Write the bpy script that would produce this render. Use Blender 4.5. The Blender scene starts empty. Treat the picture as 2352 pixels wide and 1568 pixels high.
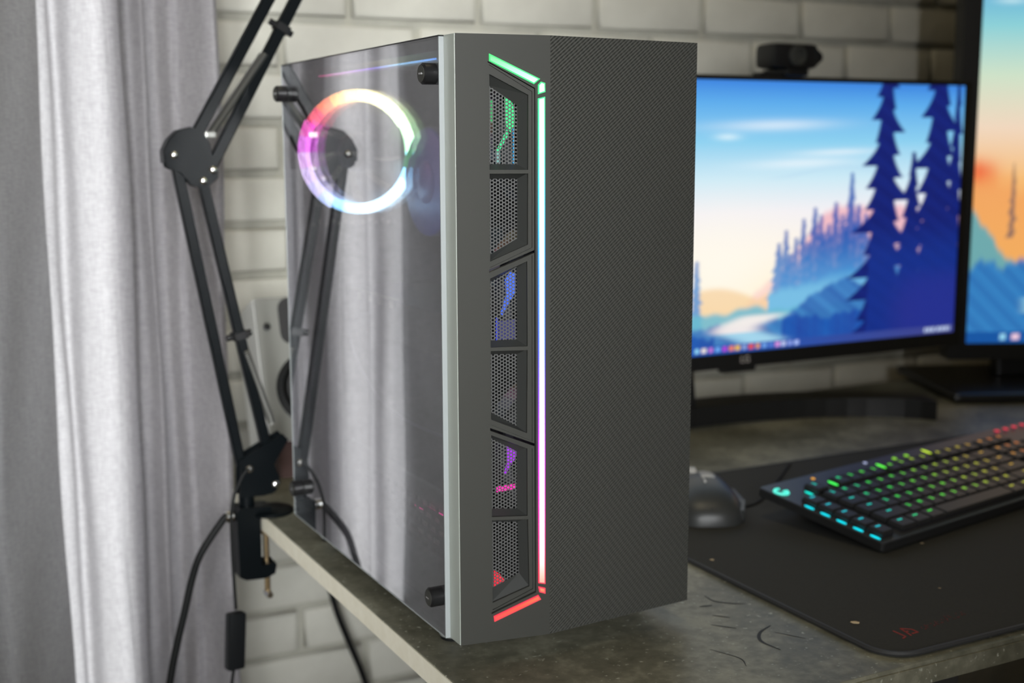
import bpy, bmesh, math, random
from mathutils import Vector, Matrix
from mathutils.geometry import tessellate_polygon

random.seed(7)
S = bpy.context.scene
COL = S.collection
PI = math.pi

# ------------------------------------------------------------------ camera
cam_d = bpy.data.cameras.new('camera')
cam = bpy.data.objects.new('camera', cam_d)
COL.objects.link(cam)
S.camera = cam
CAM = Vector((-0.38897, -0.83592, 0.39619))
yaw, pitch, roll = 0.478668, 0.153656, -0.003552
fw = Vector((math.sin(yaw) * math.cos(pitch), math.cos(yaw) * math.cos(pitch), -math.sin(pitch)))
r0 = Vector((math.cos(yaw), -math.sin(yaw), 0))
u0 = r0.cross(fw)
rr = r0 * math.cos(roll) + u0 * math.sin(roll)
uu = -r0 * math.sin(roll) + u0 * math.cos(roll)
M3 = Matrix((rr, uu, -fw)).transposed()
cam.matrix_world = Matrix.Translation(CAM) @ M3.to_4x4()
cam_d.sensor_width = 36
cam_d.lens = 2902.9 / 2352 * 36
cam_d.clip_start = 0.01
cam_d.dof.use_dof = True
cam_d.dof.focus_distance = 0.90
cam_d.dof.aperture_fstop = 5.6

# ------------------------------------------------------------------ light
w = bpy.data.worlds.new('sky')
S.world = w
w.use_nodes = True
w.node_tree.nodes['Background'].inputs[0].default_value = (0.72, 0.86, 1.0, 1)
w.node_tree.nodes['Background'].inputs[1].default_value = 0.35
WIN = dict(x=-0.62, y0=-2.05, y1=-0.70, z0=0.02, z1=1.25)
ld = bpy.data.lights.new('window_daylight', 'AREA')
ld.shape = 'RECTANGLE'
ld.size = 1.2
ld.size_y = 1.5
ld.energy = 43
ld.spread = math.radians(42)
ld.color = (0.98, 0.99, 1.0)
lo = bpy.data.objects.new('window_daylight', ld)
COL.objects.link(lo)
lo.location = (-1.12, -2.50, 0.80)          # bright sky outside, seen through the left-hand window
lo.rotation_euler = (Vector((-0.22, 0.80, 0.34)) - Vector(lo.location)).to_track_quat('-Z', 'Y').to_euler()
WIN2 = dict(x0=-0.56, x1=-0.104, z0=-0.45, z1=1.30)
l2 = bpy.data.lights.new('rear_window_daylight', 'AREA')
l2.shape = 'RECTANGLE'
l2.size = 0.60
l2.size_y = 1.9
l2.energy = 13.5
l2.spread = math.radians(6)
l2.color = (0.97, 1.0, 0.97)
l2o = bpy.data.objects.new('rear_window_daylight', l2)
COL.objects.link(l2o)
l2o.location = (-0.36, 1.10, 0.40)          # daylight behind the curtained window in the brick wall
l2o.rotation_euler = (-PI / 2, 0, 0)
S.view_settings.view_transform = 'Standard'
S.view_settings.look = 'None'
S.view_settings.exposure = 0.0
S.view_settings.gamma = 1.0
S.view_settings.use_curve_mapping = False
S.cycles.use_denoising = True
S.cycles.max_bounces = 10
S.cycles.transparent_max_bounces = 16
S.cycles.sample_clamp_indirect = 6.0


# ------------------------------------------------------------------ materials
def nodes_of(name):
    m = bpy.data.materials.new(name)
    m.use_nodes = True
    nt = m.node_tree
    return m, nt, nt.nodes['Principled BSDF']


def ramp(nt, stops, interp='LINEAR'):
    r = nt.nodes.new('ShaderNodeValToRGB')
    r.color_ramp.interpolation = interp
    el = r.color_ramp.elements
    while len(el) < len(stops):
        el.new(0.5)
    for e, (p, c) in zip(el, stops):
        e.position = p
        e.color = (*c, 1)
    return r


def mat(name, col, rough=0.5, metal=0.0, spec=0.5, noise=None, bump=None, col2=None, scale=(1, 1, 1), coat=0.0):
    """noise=(scale,detail) mixes col with col2; bump=(scale,strength,distance)"""
    m, nt, b = nodes_of(name)
    b.inputs['Base Color'].default_value = (*col, 1)
    b.inputs['Roughness'].default_value = rough
    b.inputs['Metallic'].default_value = metal
    b.inputs['Specular IOR Level'].default_value = spec
    b.inputs['Coat Weight'].default_value = coat
    if noise or bump:
        tc = nt.nodes.new('ShaderNodeTexCoord')
        mp = nt.nodes.new('ShaderNodeMapping')
        mp.inputs['Scale'].default_value = scale
        nt.links.new(tc.outputs['Object'], mp.inputs['Vector'])
    if noise:
        n = nt.nodes.new('ShaderNodeTexNoise')
        n.inputs['Scale'].default_value = noise[0]
        n.inputs['Detail'].default_value = noise[1]
        n.inputs['Roughness'].default_value = 0.6
        nt.links.new(mp.outputs[0], n.inputs['Vector'])
        r = ramp(nt, [(0.3, col), (0.7, col2)])
        nt.links.new(n.outputs[0], r.inputs[0])
        nt.links.new(r.outputs[0], b.inputs['Base Color'])
    if bump:
        n2 = nt.nodes.new('ShaderNodeTexNoise')
        n2.inputs['Scale'].default_value = bump[0]
        n2.inputs['Detail'].default_value = 4
        nt.links.new(mp.outputs[0], n2.inputs['Vector'])
        bp = nt.nodes.new('ShaderNodeBump')
        bp.inputs['Strength'].default_value = bump[1]
        bp.inputs['Distance'].default_value = bump[2]
        nt.links.new(n2.outputs[0], bp.inputs['Height'])
        nt.links.new(bp.outputs[0], b.inputs['Normal'])
    return m


def emit(name, col, strength, base=(0.02, 0.02, 0.02)):
    m, nt, b = nodes_of(name)
    b.inputs['Base Color'].default_value = (*base, 1)
    b.inputs['Emission Color'].default_value = (*col, 1)
    b.inputs['Emission Strength'].default_value = strength
    b.inputs['Roughness'].default_value = 0.4
    return m


def emit_ramp(name, axis, lo_, hi_, stops, strength):
    """emission colour along a world axis of the thing itself"""
    m, nt, b = nodes_of(name)
    b.inputs['Base Color'].default_value = (0.05, 0.05, 0.05, 1)
    g = nt.nodes.new('ShaderNodeNewGeometry')
    sx = nt.nodes.new('ShaderNodeSeparateXYZ')
    nt.links.new(g.outputs['Position'], sx.inputs[0])
    mr = nt.nodes.new('ShaderNodeMapRange')
    mr.inputs['From Min'].default_value = lo_
    mr.inputs['From Max'].default_value = hi_
    nt.links.new(sx.outputs[axis], mr.inputs['Value'])
    r = ramp(nt, stops)
    nt.links.new(mr.outputs[0], r.inputs[0])
    nt.links.new(r.outputs[0], b.inputs['Emission Color'])
    b.inputs['Emission Strength'].default_value = strength
    return m


def emit_attr(name, strength):
    m, nt, b = nodes_of(name)
    b.inputs['Base Color'].default_value = (0.01, 0.01, 0.01, 1)
    a = nt.nodes.new('ShaderNodeVertexColor')
    a.layer_name = 'Col'
    nt.links.new(a.outputs[0], b.inputs['Emission Color'])
    b.inputs['Emission Strength'].default_value = strength
    b.inputs['Roughness'].default_value = 0.35
    return m


def glass_mat(name, tint, boost, rough=0.0, base=0.0):
    m = bpy.data.materials.new(name)
    m.use_nodes = True
    nt = m.node_tree
    nt.nodes.clear()
    out = nt.nodes.new('ShaderNodeOutputMaterial')
    t = nt.nodes.new('ShaderNodeBsdfTransparent')
    t.inputs[0].default_value = (*tint, 1)
    g = nt.nodes.new('ShaderNodeBsdfGlossy')
    g.inputs['Roughness'].default_value = rough
    g.inputs[0].default_value = (1, 1, 1, 1)
    # Schlick reflectance, the same from either face of the sheet
    ge = nt.nodes.new('ShaderNodeNewGeometry')
    dt = nt.nodes.new('ShaderNodeVectorMath')
    dt.operation = 'DOT_PRODUCT'
    nt.links.new(ge.outputs['Incoming'], dt.inputs[0])
    nt.links.new(ge.outputs['Normal'], dt.inputs[1])
    ab = nt.nodes.new('ShaderNodeMath')
    ab.operation = 'ABSOLUTE'
    nt.links.new(dt.outputs['Value'], ab.inputs[0])
    om = nt.nodes.new('ShaderNodeMath')
    om.operation = 'SUBTRACT'
    om.inputs[0].default_value = 1.0
    nt.links.new(ab.outputs[0], om.inputs[1])
    p5 = nt.nodes.new('ShaderNodeMath')
    p5.operation = 'POWER'
    p5.inputs[1].default_value = 5.0
    nt.links.new(om.outputs[0], p5.inputs[0])
    f = nt.nodes.new('ShaderNodeMath')
    f.operation = 'MULTIPLY_ADD'
    f.inputs[1].default_value = 0.96
    f.inputs[2].default_value = 0.04
    nt.links.new(p5.outputs[0], f.inputs[0])
    mu = nt.nodes.new('ShaderNodeMath')
    mu.operation = 'MULTIPLY_ADD'
    mu.use_clamp = True
    mu.inputs[1].default_value = boost
    mu.inputs[2].default_value = base
    nt.links.new(f.outputs[0], mu.inputs[0])
    mx = nt.nodes.new('ShaderNodeMixShader')
    nt.links.new(mu.outputs[0], mx.inputs[0])
    nt.links.new(t.outputs[0], mx.inputs[1])
    nt.links.new(g.outputs[0], mx.inputs[2])
    nt.links.new(mx.outputs[0], out.inputs[0])
    return m


def fabric_mat(name, col, col2, trans=0.0):
    m, nt, b = nodes_of(name)
    b.inputs['Roughness'].default_value = 0.95
    b.inputs['Specular IOR Level'].default_value = 0.1
    b.inputs['Sheen Weight'].default_value = 0.15
    tc = nt.nodes.new('ShaderNodeTexCoord')
    hs = []
    for sc in ((900, 900, 60), (120, 120, 700)):
        mp = nt.nodes.new('ShaderNodeMapping')
        mp.inputs['Scale'].default_value = sc
        nt.links.new(tc.outputs['Object'], mp.inputs['Vector'])
        n = nt.nodes.new('ShaderNodeTexNoise')
        n.inputs['Scale'].default_value = 1.0
        n.inputs['Detail'].default_value = 3
        nt.links.new(mp.outputs[0], n.inputs['Vector'])
        hs.append(n)
    ad = nt.nodes.new('ShaderNodeMath')
    ad.operation = 'ADD'
    nt.links.new(hs[0].outputs[0], ad.inputs[0])
    nt.links.new(hs[1].outputs[0], ad.inputs[1])
    hf = nt.nodes.new('ShaderNodeMath')
    hf.operation = 'MULTIPLY'
    hf.inputs[1].default_value = 0.5
    nt.links.new(ad.outputs[0], hf.inputs[0])
    r = ramp(nt, [(0.36, col2), (0.62, col)])
    nt.links.new(hf.outputs[0], r.inputs[0])
    nt.links.new(r.outputs[0], b.inputs['Base Color'])
    bp = nt.nodes.new('ShaderNodeBump')
    bp.inputs['Strength'].default_value = 0.35
    bp.inputs['Distance'].default_value = 0.001
    nt.links.new(hf.outputs[0], bp.inputs['Height'])
    nt.links.new(bp.outputs[0], b.inputs['Normal'])
    if trans > 0:
        tl = nt.nodes.new('ShaderNodeBsdfTranslucent')
        nt.links.new(r.outputs[0], tl.inputs[0])
        mx = nt.nodes.new('ShaderNodeMixShader')
        mx.inputs[0].default_value = trans
        out = [n for n in nt.nodes if n.type == 'OUTPUT_MATERIAL'][0]
        nt.links.new(b.outputs[0], mx.inputs[1])
        nt.links.new(tl.outputs[0], mx.inputs[2])
        nt.links.new(mx.outputs[0], out.inputs[0])
    return m


def carbon_mat():
    m, nt, b = nodes_of('carbon_weave')
    b.inputs['Roughness'].default_value = 0.42
    tc = nt.nodes.new('ShaderNodeTexCoord')
    outs = []
    for ang, sc in ((math.radians(38), 145), (math.radians(-52), 70)):
        mp = nt.nodes.new('ShaderNodeMapping')
        mp.inputs['Rotation'].default_value = (0, ang, 0)
        nt.links.new(tc.outputs['Object'], mp.inputs['Vector'])
        wv = nt.nodes.new('ShaderNodeTexWave')
        wv.wave_type = 'BANDS'
        wv.bands_direction = 'Z'
        wv.inputs['Scale'].default_value = sc
        wv.inputs['Distortion'].default_value = 0
        nt.links.new(mp.outputs[0], wv.inputs['Vector'])
        outs.append(wv)
    mu = nt.nodes.new('ShaderNodeMath')
    mu.operation = 'MULTIPLY_ADD'
    mu.inputs[1].default_value = 0.35
    nt.links.new(outs[1].outputs['Fac'], mu.inputs[0])
    nt.links.new(outs[0].outputs['Fac'], mu.inputs[2])
    r = ramp(nt, [(0.15, (0.013, 0.0132, 0.0116)), (1.05, (0.060, 0.060, 0.053))])
    nt.links.new(mu.outputs[0], r.inputs[0])
    nt.links.new(r.outputs[0], b.inputs['Base Color'])
    bp = nt.nodes.new('ShaderNodeBump')
    bp.inputs['Strength'].default_value = 0.5
    bp.inputs['Distance'].default_value = 0.0005
    nt.links.new(mu.outputs[0], bp.inputs['Height'])
    nt.links.new(bp.outputs[0], b.inputs['Normal'])
    return m


def desk_mat():
    m, nt, b = nodes_of('dark_slate_laminate')
    tc = nt.nodes.new('ShaderNodeTexCoord')
    n1 = nt.nodes.new('ShaderNodeTexNoise')
    n1.inputs['Scale'].default_value = 9
    n1.inputs['Detail'].default_value = 8
    n1.inputs['Roughness'].default_value = 0.65
    n2 = nt.nodes.new('ShaderNodeTexNoise')
    n2.inputs['Scale'].default_value = 110
    n2.inputs['Detail'].default_value = 4
    for n in (n1, n2):
        nt.links.new(tc.outputs['Object'], n.inputs['Vector'])
    mu = nt.nodes.new('ShaderNodeMath')
    mu.operation = 'MULTIPLY_ADD'
    mu.inputs[1].default_value = 0.35
    nt.links.new(n2.outputs[0], mu.inputs[0])
    nt.links.new(n1.outputs[0], mu.inputs[2])
    r = ramp(nt, [(0.52, (0.100, 0.096, 0.066)), (0.68, (0.165, 0.158, 0.114)), (0.82, (0.28, 0.268, 0.198))])
    nt.links.new(mu.outputs[0], r.inputs[0])
    # glossy highlights painted into the colour as pale specks
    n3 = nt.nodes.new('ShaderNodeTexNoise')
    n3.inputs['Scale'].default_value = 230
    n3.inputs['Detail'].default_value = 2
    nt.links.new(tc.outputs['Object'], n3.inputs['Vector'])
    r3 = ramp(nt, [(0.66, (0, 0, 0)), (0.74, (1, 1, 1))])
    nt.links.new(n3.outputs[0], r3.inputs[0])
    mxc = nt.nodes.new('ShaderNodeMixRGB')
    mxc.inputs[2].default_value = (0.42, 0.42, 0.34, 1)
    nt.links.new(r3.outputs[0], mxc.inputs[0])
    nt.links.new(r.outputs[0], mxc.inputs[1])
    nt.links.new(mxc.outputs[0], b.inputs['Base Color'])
    b.inputs['Roughness'].default_value = 0.42
    bp = nt.nodes.new('ShaderNodeBump')
    bp.inputs['Strength'].default_value = 0.25
    bp.inputs['Distance'].default_value = 0.0006
    nt.links.new(n2.outputs[0], bp.inputs['Height'])
    nt.links.new(bp.outputs[0], b.inputs['Normal'])
    return m


M = {}
M['mortar'] = mat('mortar_paint', (0.335, 0.325, 0.275), 0.9, noise=(30, 4), col2=(0.40, 0.39, 0.335), bump=(90, 0.5, 0.003))
M['brick'] = mat('painted_brick', (0.455, 0.445, 0.39), 0.8, noise=(18, 5), col2=(0.53, 0.52, 0.46), bump=(40, 0.5, 0.004))
M['plaster'] = mat('plaster', (0.66, 0.58, 0.41), 0.9, bump=(40, 0.2, 0.002))
M['floorwood'] = mat('floor_wood', (0.34, 0.26, 0.17), 0.5, noise=(5, 5), col2=(0.44, 0.34, 0.23), scale=(1, 8, 1))
M['white_frame'] = mat('white_window_frame', (0.75, 0.75, 0.73), 0.4)
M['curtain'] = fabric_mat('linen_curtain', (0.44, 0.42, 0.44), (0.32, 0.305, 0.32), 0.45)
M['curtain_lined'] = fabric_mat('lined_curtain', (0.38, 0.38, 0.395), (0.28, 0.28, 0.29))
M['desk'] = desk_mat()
M['edge'] = mat('cream_edge_band', (0.80, 0.75, 0.60), 0.5, noise=(60, 5), col2=(0.87, 0.83, 0.69), bump=(120, 0.4, 0.001))
M['metal_leg'] = mat('black_metal_leg', (0.03, 0.03, 0.03), 0.4)
M['case'] = mat('matt_black_plastic', (0.035, 0.035, 0.030), 0.5, spec=0.3, bump=(1500, 0.12, 0.0002))
M['case_gloss'] = mat('dark_inner_plastic', (0.030, 0.031, 0.029), 0.35)
M['black'] = mat('black_plastic', (0.008, 0.008, 0.0085), 0.38, spec=0.3)
M['steel_in'] = mat('painted_steel', (0.035, 0.036, 0.04), 0.5)
M['carbon'] = carbon_mat()
M['rail'] = mat('bezel_side', (0.33, 0.355, 0.315), 0.30, bump=(1500, 0.1, 0.0002))
M['grille'] = mat('grille_mesh', (0.10, 0.10, 0.098), 0.4, metal=0.3)
M['glass'] = glass_mat('tinted_side_glass', (0.80, 0.80, 0.83), 3.6)
M['glass_edge'] = mat('glass_rim', (0.30, 0.32, 0.32), 0.25)
M['pane'] = glass_mat('window_glass', (0.97, 0.98, 0.98), 1.0)
M['chrome'] = mat('bright_steel', (0.75, 0.75, 0.74), 0.22, metal=1.0)
M['brass'] = mat('brass_plated_steel', (0.62, 0.46, 0.26), 0.3, metal=1.0)
M['arm'] = mat('black_powder_coat', (0.0022, 0.0034, 0.0042), 0.36, spec=0.12)
M['spring'] = mat('dark_spring_steel', (0.32, 0.32, 0.30), 0.35, metal=0.9)
M['rubber'] = mat('black_rubber', (0.0055, 0.006, 0.006), 0.6, spec=0.2)
M['pad'] = mat('black_cloth_pad', (0.021, 0.0198, 0.0155), 0.85, noise=(700, 3), col2=(0.032, 0.030, 0.0235), bump=(900, 0.4, 0.0005))
M['pad_edge'] = mat('stitched_edge', (0.035, 0.035, 0.036), 0.6)
M['red_print'] = mat('faded_red_print', (0.30, 0.025, 0.015), 0.7)
M['spk_white'] = mat('white_cabinet', (0.62, 0.61, 0.57), 0.5)
M['spk_front'] = mat('grey_baffle', (0.20, 0.20, 0.18), 0.55)
M['cone'] = mat('dark_cone', (0.016, 0.016, 0.016), 0.55)
M['cap'] = mat('pale_dust_cap', (0.55, 0.50, 0.42), 0.35)
M['bezel'] = mat('black_monitor_plastic', (0.010, 0.010, 0.010), 0.35)
M['logo'] = mat('silver_logo', (0.42, 0.38, 0.36), 0.4)
M['kb_plate'] = mat('brushed_dark_plate', (0.075, 0.075, 0.078), 0.42, metal=0.5)
M['kb_body'] = mat('keyboard_shell', (0.018, 0.018, 0.018), 0.45)
M['key'] = mat('keycap', (0.022, 0.022, 0.024), 0.45)
M['mouse'] = mat('mouse_shell', (0.030, 0.031, 0.030), 0.42)
M['mouse_light'] = mat('mouse_silver_strip', (0.42, 0.41, 0.39), 0.35)
M['pcb'] = mat('circuit_board', (0.012, 0.018, 0.02), 0.5)
M['alu'] = mat('cooler_black', (0.025, 0.025, 0.03), 0.35)
M['pale_strip'] = mat('backplate_edge', (0.55, 0.52, 0.42), 0.4)
M['crumb'] = mat('crumb', (0.45, 0.34, 0.20), 0.9)
M['scuff'] = mat('scuff', (0.022, 0.021, 0.019), 0.6)
M['fan_blade'] = mat('smoky_fan_blade', (0.06, 0.062, 0.068), 0.3)


# ------------------------------------------------------------------ mesh builder
class MB:
    def __init__(s):
        s.v, s.f = [], []

    def add(s, vs, fs):
        o = len(s.v)
        s.v += [tuple(v) for v in vs]
        s.f += [tuple(i + o for i in f) for f in fs]
        return s

    def box(s, a, b, ch=0.0):
        """axis box from corner a to corner b, optional chamfer"""
        a = [min(p, q) for p, q in zip(a, b)] if False else list(a)
        lo_ = [min(p, q) for p, q in zip(a, b)]
        hi_ = [max(p, q) for p, q in zip(a, b)]
        if ch <= 0:
            x0, y0, z0 = lo_
            x1, y1, z1 = hi_
            vs = [(x0, y0, z0), (x1, y0, z0), (x1, y1, z0), (x0, y1, z0), (x0, y0, z1), (x1, y0, z1), (x1, y1, z1), (x0, y1, z1)]
            return s.add(vs, [(3, 2, 1, 0), (4, 5, 6, 7), (0, 1, 5, 4), (1, 2, 6, 5), (2, 3, 7, 6), (3, 0, 4, 7)])
        bm = bmesh.new()
        bmesh.ops.create_cube(bm, size=1)
        for v in bm.verts:
            v.co = [(l + h) / 2 + c * (h - l) for c, l, h in zip(v.co, lo_, hi_)]
        bmesh.ops.bevel(bm, geom=bm.edges[:], offset=ch, segments=2, profile=0.6, affect='EDGES')
        return s.bm(bm)

    def bm(s, bm):
        bm.verts.index_update()
        s.add([v.co for v in bm.verts], [[v.index for v in f.verts] for f in bm.faces])
        bm.free()
        return s

    def prism(s, poly, fn, t0, t1, holes=()):
        """polygon (2D, ccw) with holes, swept from depth t0 to t1; fn(a,b,t)->xyz"""
        loops = [list(poly)] + [list(h) for h in holes]
        flat = [p for l in loops for p in l]
        tris = tessellate_polygon([[Vector((a, b, 0)) for a, b in l] for l in loops])
        n = len(flat)
        vs = [fn(a, b, t0) for a, b in flat] + [fn(a, b, t1) for a, b in flat]
        fs = []
        for t in tris:
            A, B, C = (flat[i] for i in t)
            cr = (B[0] - A[0]) * (C[1] - A[1]) - (B[1] - A[1]) * (C[0] - A[0])
            if abs(cr) < 1e-14:
                continue
            t = tuple(t) if cr > 0 else tuple(reversed(t))
            fs.append(t)
            fs.append(tuple(i + n for i in reversed(t)))
        o = 0
        for l in loops:
            k = len(l)
            for i in range(k):
                j = (i + 1) % k
                fs.append((o + i, o + i + n, o + j + n, o + j))
            o += k
        return s.add(vs, fs)

    def tube(s, path, r, seg=8, closed=False, caps=True):
        pts = [Vector(p) for p in path]
        n = len(pts)
        rad = r if isinstance(r, (list, tuple)) else [r] * n
        ref = None
        vs = []
        for i, p in enumerate(pts):
            if closed:
                t = (pts[(i + 1) % n] - pts[i - 1]).normalized()
            else:
                t = (pts[min(i + 1, n - 1)] - pts[max(i - 1, 0)]).normalized()
            if ref is None:
                ref = t.orthogonal().normalized()
            ref = (ref - t * ref.dot(t)).normalized()
            bn = t.cross(ref)
            for k in range(seg):
                a = 2 * PI * k / seg
                vs.append(p + (ref * math.cos(a) + bn * math.sin(a)) * rad[i])
        fs = []
        m = n if closed else n - 1
        for i in range(m):
            for k in range(seg):
                a = i * seg + k
                b = i * seg + (k + 1) % seg
                c = ((i + 1) % n) * seg
                fs.append((a, b, c + (k + 1) % seg, c + k))
        if caps and not closed:
            fs.append(tuple(range(seg - 1, -1, -1)))
            fs.append(tuple((n - 1) * seg + k for k in range(seg)))
        return s.add(vs, fs)

    def bar(s, p0, p1, wd, ht, side=(0, 1, 0), ch=0.0):
        """square-section bar; side = direction of the wd extent"""
        p0, p1 = Vector(p0), Vector(p1)
        t = (p1 - p0).normalized()
        a = Vector(side)
        a = (a - t * a.dot(t)).normalized()
        b = t.cross(a)
        vs = []
        prof = [(-1, -1), (1, -1), (1, 1), (-1, 1)]
        if ch:
            c = ch
            prof = [(-1 + c, -1), (1 - c, -1), (1, -1 + c), (1, 1 - c), (1 - c, 1), (-1 + c, 1), (-1, 1 - c), (-1, -1 + c)]
        k = len(prof)
        for p in (p0, p1):
            for i, j in prof:
                vs.append(p + a * (i * wd / 2) + b * (j * ht / 2))
        fs = [tuple(range(k - 1, -1, -1)), tuple(range(k, 2 * k))]
        for i in range(k):
            j = (i + 1) % k
            fs.append((i, j, k + j, k + i))
        return s.add(vs, fs)

    def lathe(s, prof, origin, axis, seg=24):
        """prof [(r, h)] turned about axis through origin"""
        o = Vector(origin)
        ax = Vector(axis).normalized()
        a = ax.orthogonal().normalized()
        b = ax.cross(a)
        vs, fs = [], []
        n = len(prof)
        for r, h in prof:
            for k in range(seg):
                t = 2 * PI * k / seg
                vs.append(o + ax * h + (a * math.cos(t) + b * math.sin(t)) * r)
        for i in range(n - 1):
            for k in range(seg):
                k2 = (k + 1) % seg
                fs.append((i * seg + k, i * seg + k2, (i + 1) * seg + k2, (i + 1) * seg + k))
        fs.append(tuple(range(seg - 1, -1, -1)))
        fs.append(tuple((n - 1) * seg + k for k in range(seg)))
        return s.add(vs, fs)

    def build(s, name, material, parent=None, smooth=False, local=False):
        me = bpy.data.meshes.new(name)
        off = Vector((0, 0, 0))
        if parent is not None and not local:
            off = origin_of(parent)
        me.from_pydata([tuple(Vector(v) - off) for v in s.v], [], s.f)
        me.update()
        if smooth:
            for p in me.polygons:
                p.use_smooth = True
            try:
                me.set_sharp_from_angle(angle=math.radians(40))
            except Exception:
                pass
        me.materials.append(material)
        return link(name, me, parent)


def origin_of(o):
    p = Vector(o.location)
    while o.parent is not None:
        o = o.parent
        p += Vector(o.location)
    return p


def link(name, me, parent=None):
    o = bpy.data.objects.new(name, me)
    COL.objects.link(o)
    if parent is not None:
        o.parent = parent
    return o


def tag(o, label, cat, group=None):
    o['label'] = label
    o['category'] = cat
    if group:
        o['group'] = group
    return o


def thing(name, label, cat, loc=(0, 0, 0), rot=(0, 0, 0), group=None):
    o = bpy.data.objects.new(name, None)
    o.empty_display_size = 0.05
    COL.objects.link(o)
    o.location = loc
    o.rotation_euler = rot
    return tag(o, label, cat, group)


def struct(o):
    o['kind'] = 'structure'
    return o


def catmull(pts, n):
    out = []
    P = [Vector(p) for p in pts]
    P = [P[0] * 2 - P[1]] + P + [P[-1] * 2 - P[-2]]
    for i in range(1, len(P) - 2):
        for k in range(n):
            t = k / n
            a, b, c, d = P[i - 1], P[i], P[i + 1], P[i + 2]
            out.append(0.5 * ((2 * b) + (c - a) * t + (2 * a - 5 * b + 4 * c - d) * t * t + (3 * b - a - 3 * c + d) * t ** 3))
    out.append(P[-2])
    return out


def circle2(cx, cy, r, n=24, a0=0.0):
    return [(cx + r * math.cos(a0 + 2 * PI * k / n), cy + r * math.sin(a0 + 2 * PI * k / n)) for k in range(n)]


def XZ(y):
    """fn for prisms standing in an x-z plane: t runs along y"""
    return lambda a, b, t: (a, y + t, b)


def YZ(x):
    return lambda a, b, t: (x - t, a, b)


def XY(z):
    return lambda a, b, t: (a, b, z - t)


# ------------------------------------------------------------------ room
FLOOR, CEIL = -0.74, 1.80
X0, X1, Y0, YW = -0.62, 2.3, -2.7, 0.846
struct(MB().box((X0 - 0.2, Y0 - 0.1, FLOOR - 0.1), (X1 + 0.1, YW + 0.1, FLOOR)).build('floor', M['floorwood']))
struct(MB().box((X0 - 0.2, Y0 - 0.1, CEIL), (X1 + 0.1, YW + 0.1, CEIL + 0.1)).build('ceiling', M['plaster']))
V = WIN2
wb = MB().box((X0 - 0.2, YW, FLOOR), (V['x0'], YW + 0.1, CEIL)).box((V['x1'], YW, FLOOR), (X1 + 0.1, YW + 0.1, CEIL))
wb.box((V['x0'], YW, FLOOR), (V['x1'], YW + 0.1, V['z0'])).box((V['x0'], YW, V['z1']), (V['x1'], YW + 0.1, CEIL))
wall = struct(wb.build('wall_back', M['mortar']))
w2 = MB()
for a, b in (((V['x0'], V['z0']), (V['x0'] + 0.04, V['z1'])), ((V['x1'] - 0.03, V['z0']), (V['x1'], V['z1'])),
             ((V['x0'], V['z0']), (V['x1'], V['z0'] + 0.04)), ((V['x0'], V['z1'] - 0.04), (V['x1'], V['z1']))):
    w2.box((a[0], YW + 0.03, a[1]), (b[0], YW + 0.08, b[1]))
win2 = struct(w2.build('window_2', M['white_frame']))
MB().box((V['x0'] + 0.04, YW + 0.05, V['z0'] + 0.04), (V['x1'] - 0.03, YW + 0.056, V['z1'] - 0.04)).build('pane', M['pane'], win2)
struct(MB().box((X1, Y0 - 0.1, FLOOR), (X1 + 0.1, YW, CEIL)).build('wall_right', M['plaster']))
struct(MB().box((X0 - 0.2, Y0 - 0.1, FLOOR), (X1, Y0, CEIL)).build('wall_front', M['plaster']))
wl = MB()
W = WIN
wl.box((X0 - 0.12, Y0, FLOOR), (X0, W['y0'], CEIL))
wl.box((X0 - 0.12, W['y1'], FLOOR), (X0, YW, CEIL))
wl.box((X0 - 0.12, W['y0'], FLOOR), (X0, W['y1'], W['z0']))
wl.box((X0 - 0.12, W['y0'], W['z1']), (X0, W['y1'], CEIL))
struct(wl.build('wall_left', M['plaster']))
wf = MB()
t = 0.05
for a, b in (((W['y0'], W['z0']), (W['y0'] + t, W['z1'])), ((W['y1'] - t, W['z0']), (W['y1'], W['z1'])),
             ((W['y0'], W['z0']), (W['y1'], W['z0'] + t)), ((W['y0'], W['z1'] - t), (W['y1'], W['z1']))):
    wf.box((X0 - 0.09, a[0], a[1]), (X0 - 0.04, b[0], b[1]))
win = struct(wf.build('window_1', M['white_frame']))
ym = (W['y0'] + W['y1']) / 2
MB().box((X0 - 0.085, ym - 0.03, W['z0'] + t), (X0 - 0.045, ym + 0.03, W['z1'] - t)).build('mullion', M['white_frame'], win)
for a, b in ((W['y0'] + t, ym - 0.03), (ym + 0.03, W['y1'] - t)):
    MB().box((X0 - 0.068, a, W['z0'] + t), (X0 - 0.062, b, W['z1'] - t)).build('pane', M['pane'], win)
MB().box((X0 - 0.04, W['y0'] - 0.04, W['z0'] - 0.03), (X0 + 0.10, W['y1'] + 0.04, W['z0'])).build('window_sill', M['white_frame'], win)

# unseen ceiling lamp, added as warm fill for desk and right wall
lamp = thing('ceiling_fill_lamp', 'round unseen ceiling lamp added above the desk as warm fill', 'lamp', (0.22, 0.10, CEIL - 0.06))
MB().lathe([(0.17, 0.06), (0.18, 0.045), (0.18, 0.02)], (0.22, 0.10, CEIL - 0.06), (0, 0, 1), 40).build('rim', M['white_frame'], lamp, True)
MB().lathe([(0.12, 0.0), (0.16, 0.006), (0.176, 0.02), (0.176, 0.03)], (0.22, 0.10, CEIL - 0.06), (0, 0, 1), 40).build('diffuser', emit('fill_lamp_diffuser', (1.0, 0.86, 0.58), 1.0, (0.8, 0.8, 0.8)), lamp, True)
lc = bpy.data.lights.new('fill_lamp_light', 'AREA')
lc.shape = 'DISK'
lc.size = 0.34
lc.energy = 3.7
lc.color = (1.0, 0.86, 0.58)
lco = bpy.data.objects.new('fill_lamp_light', lc)
COL.objects.link(lco)
lco.parent = lamp
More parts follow.
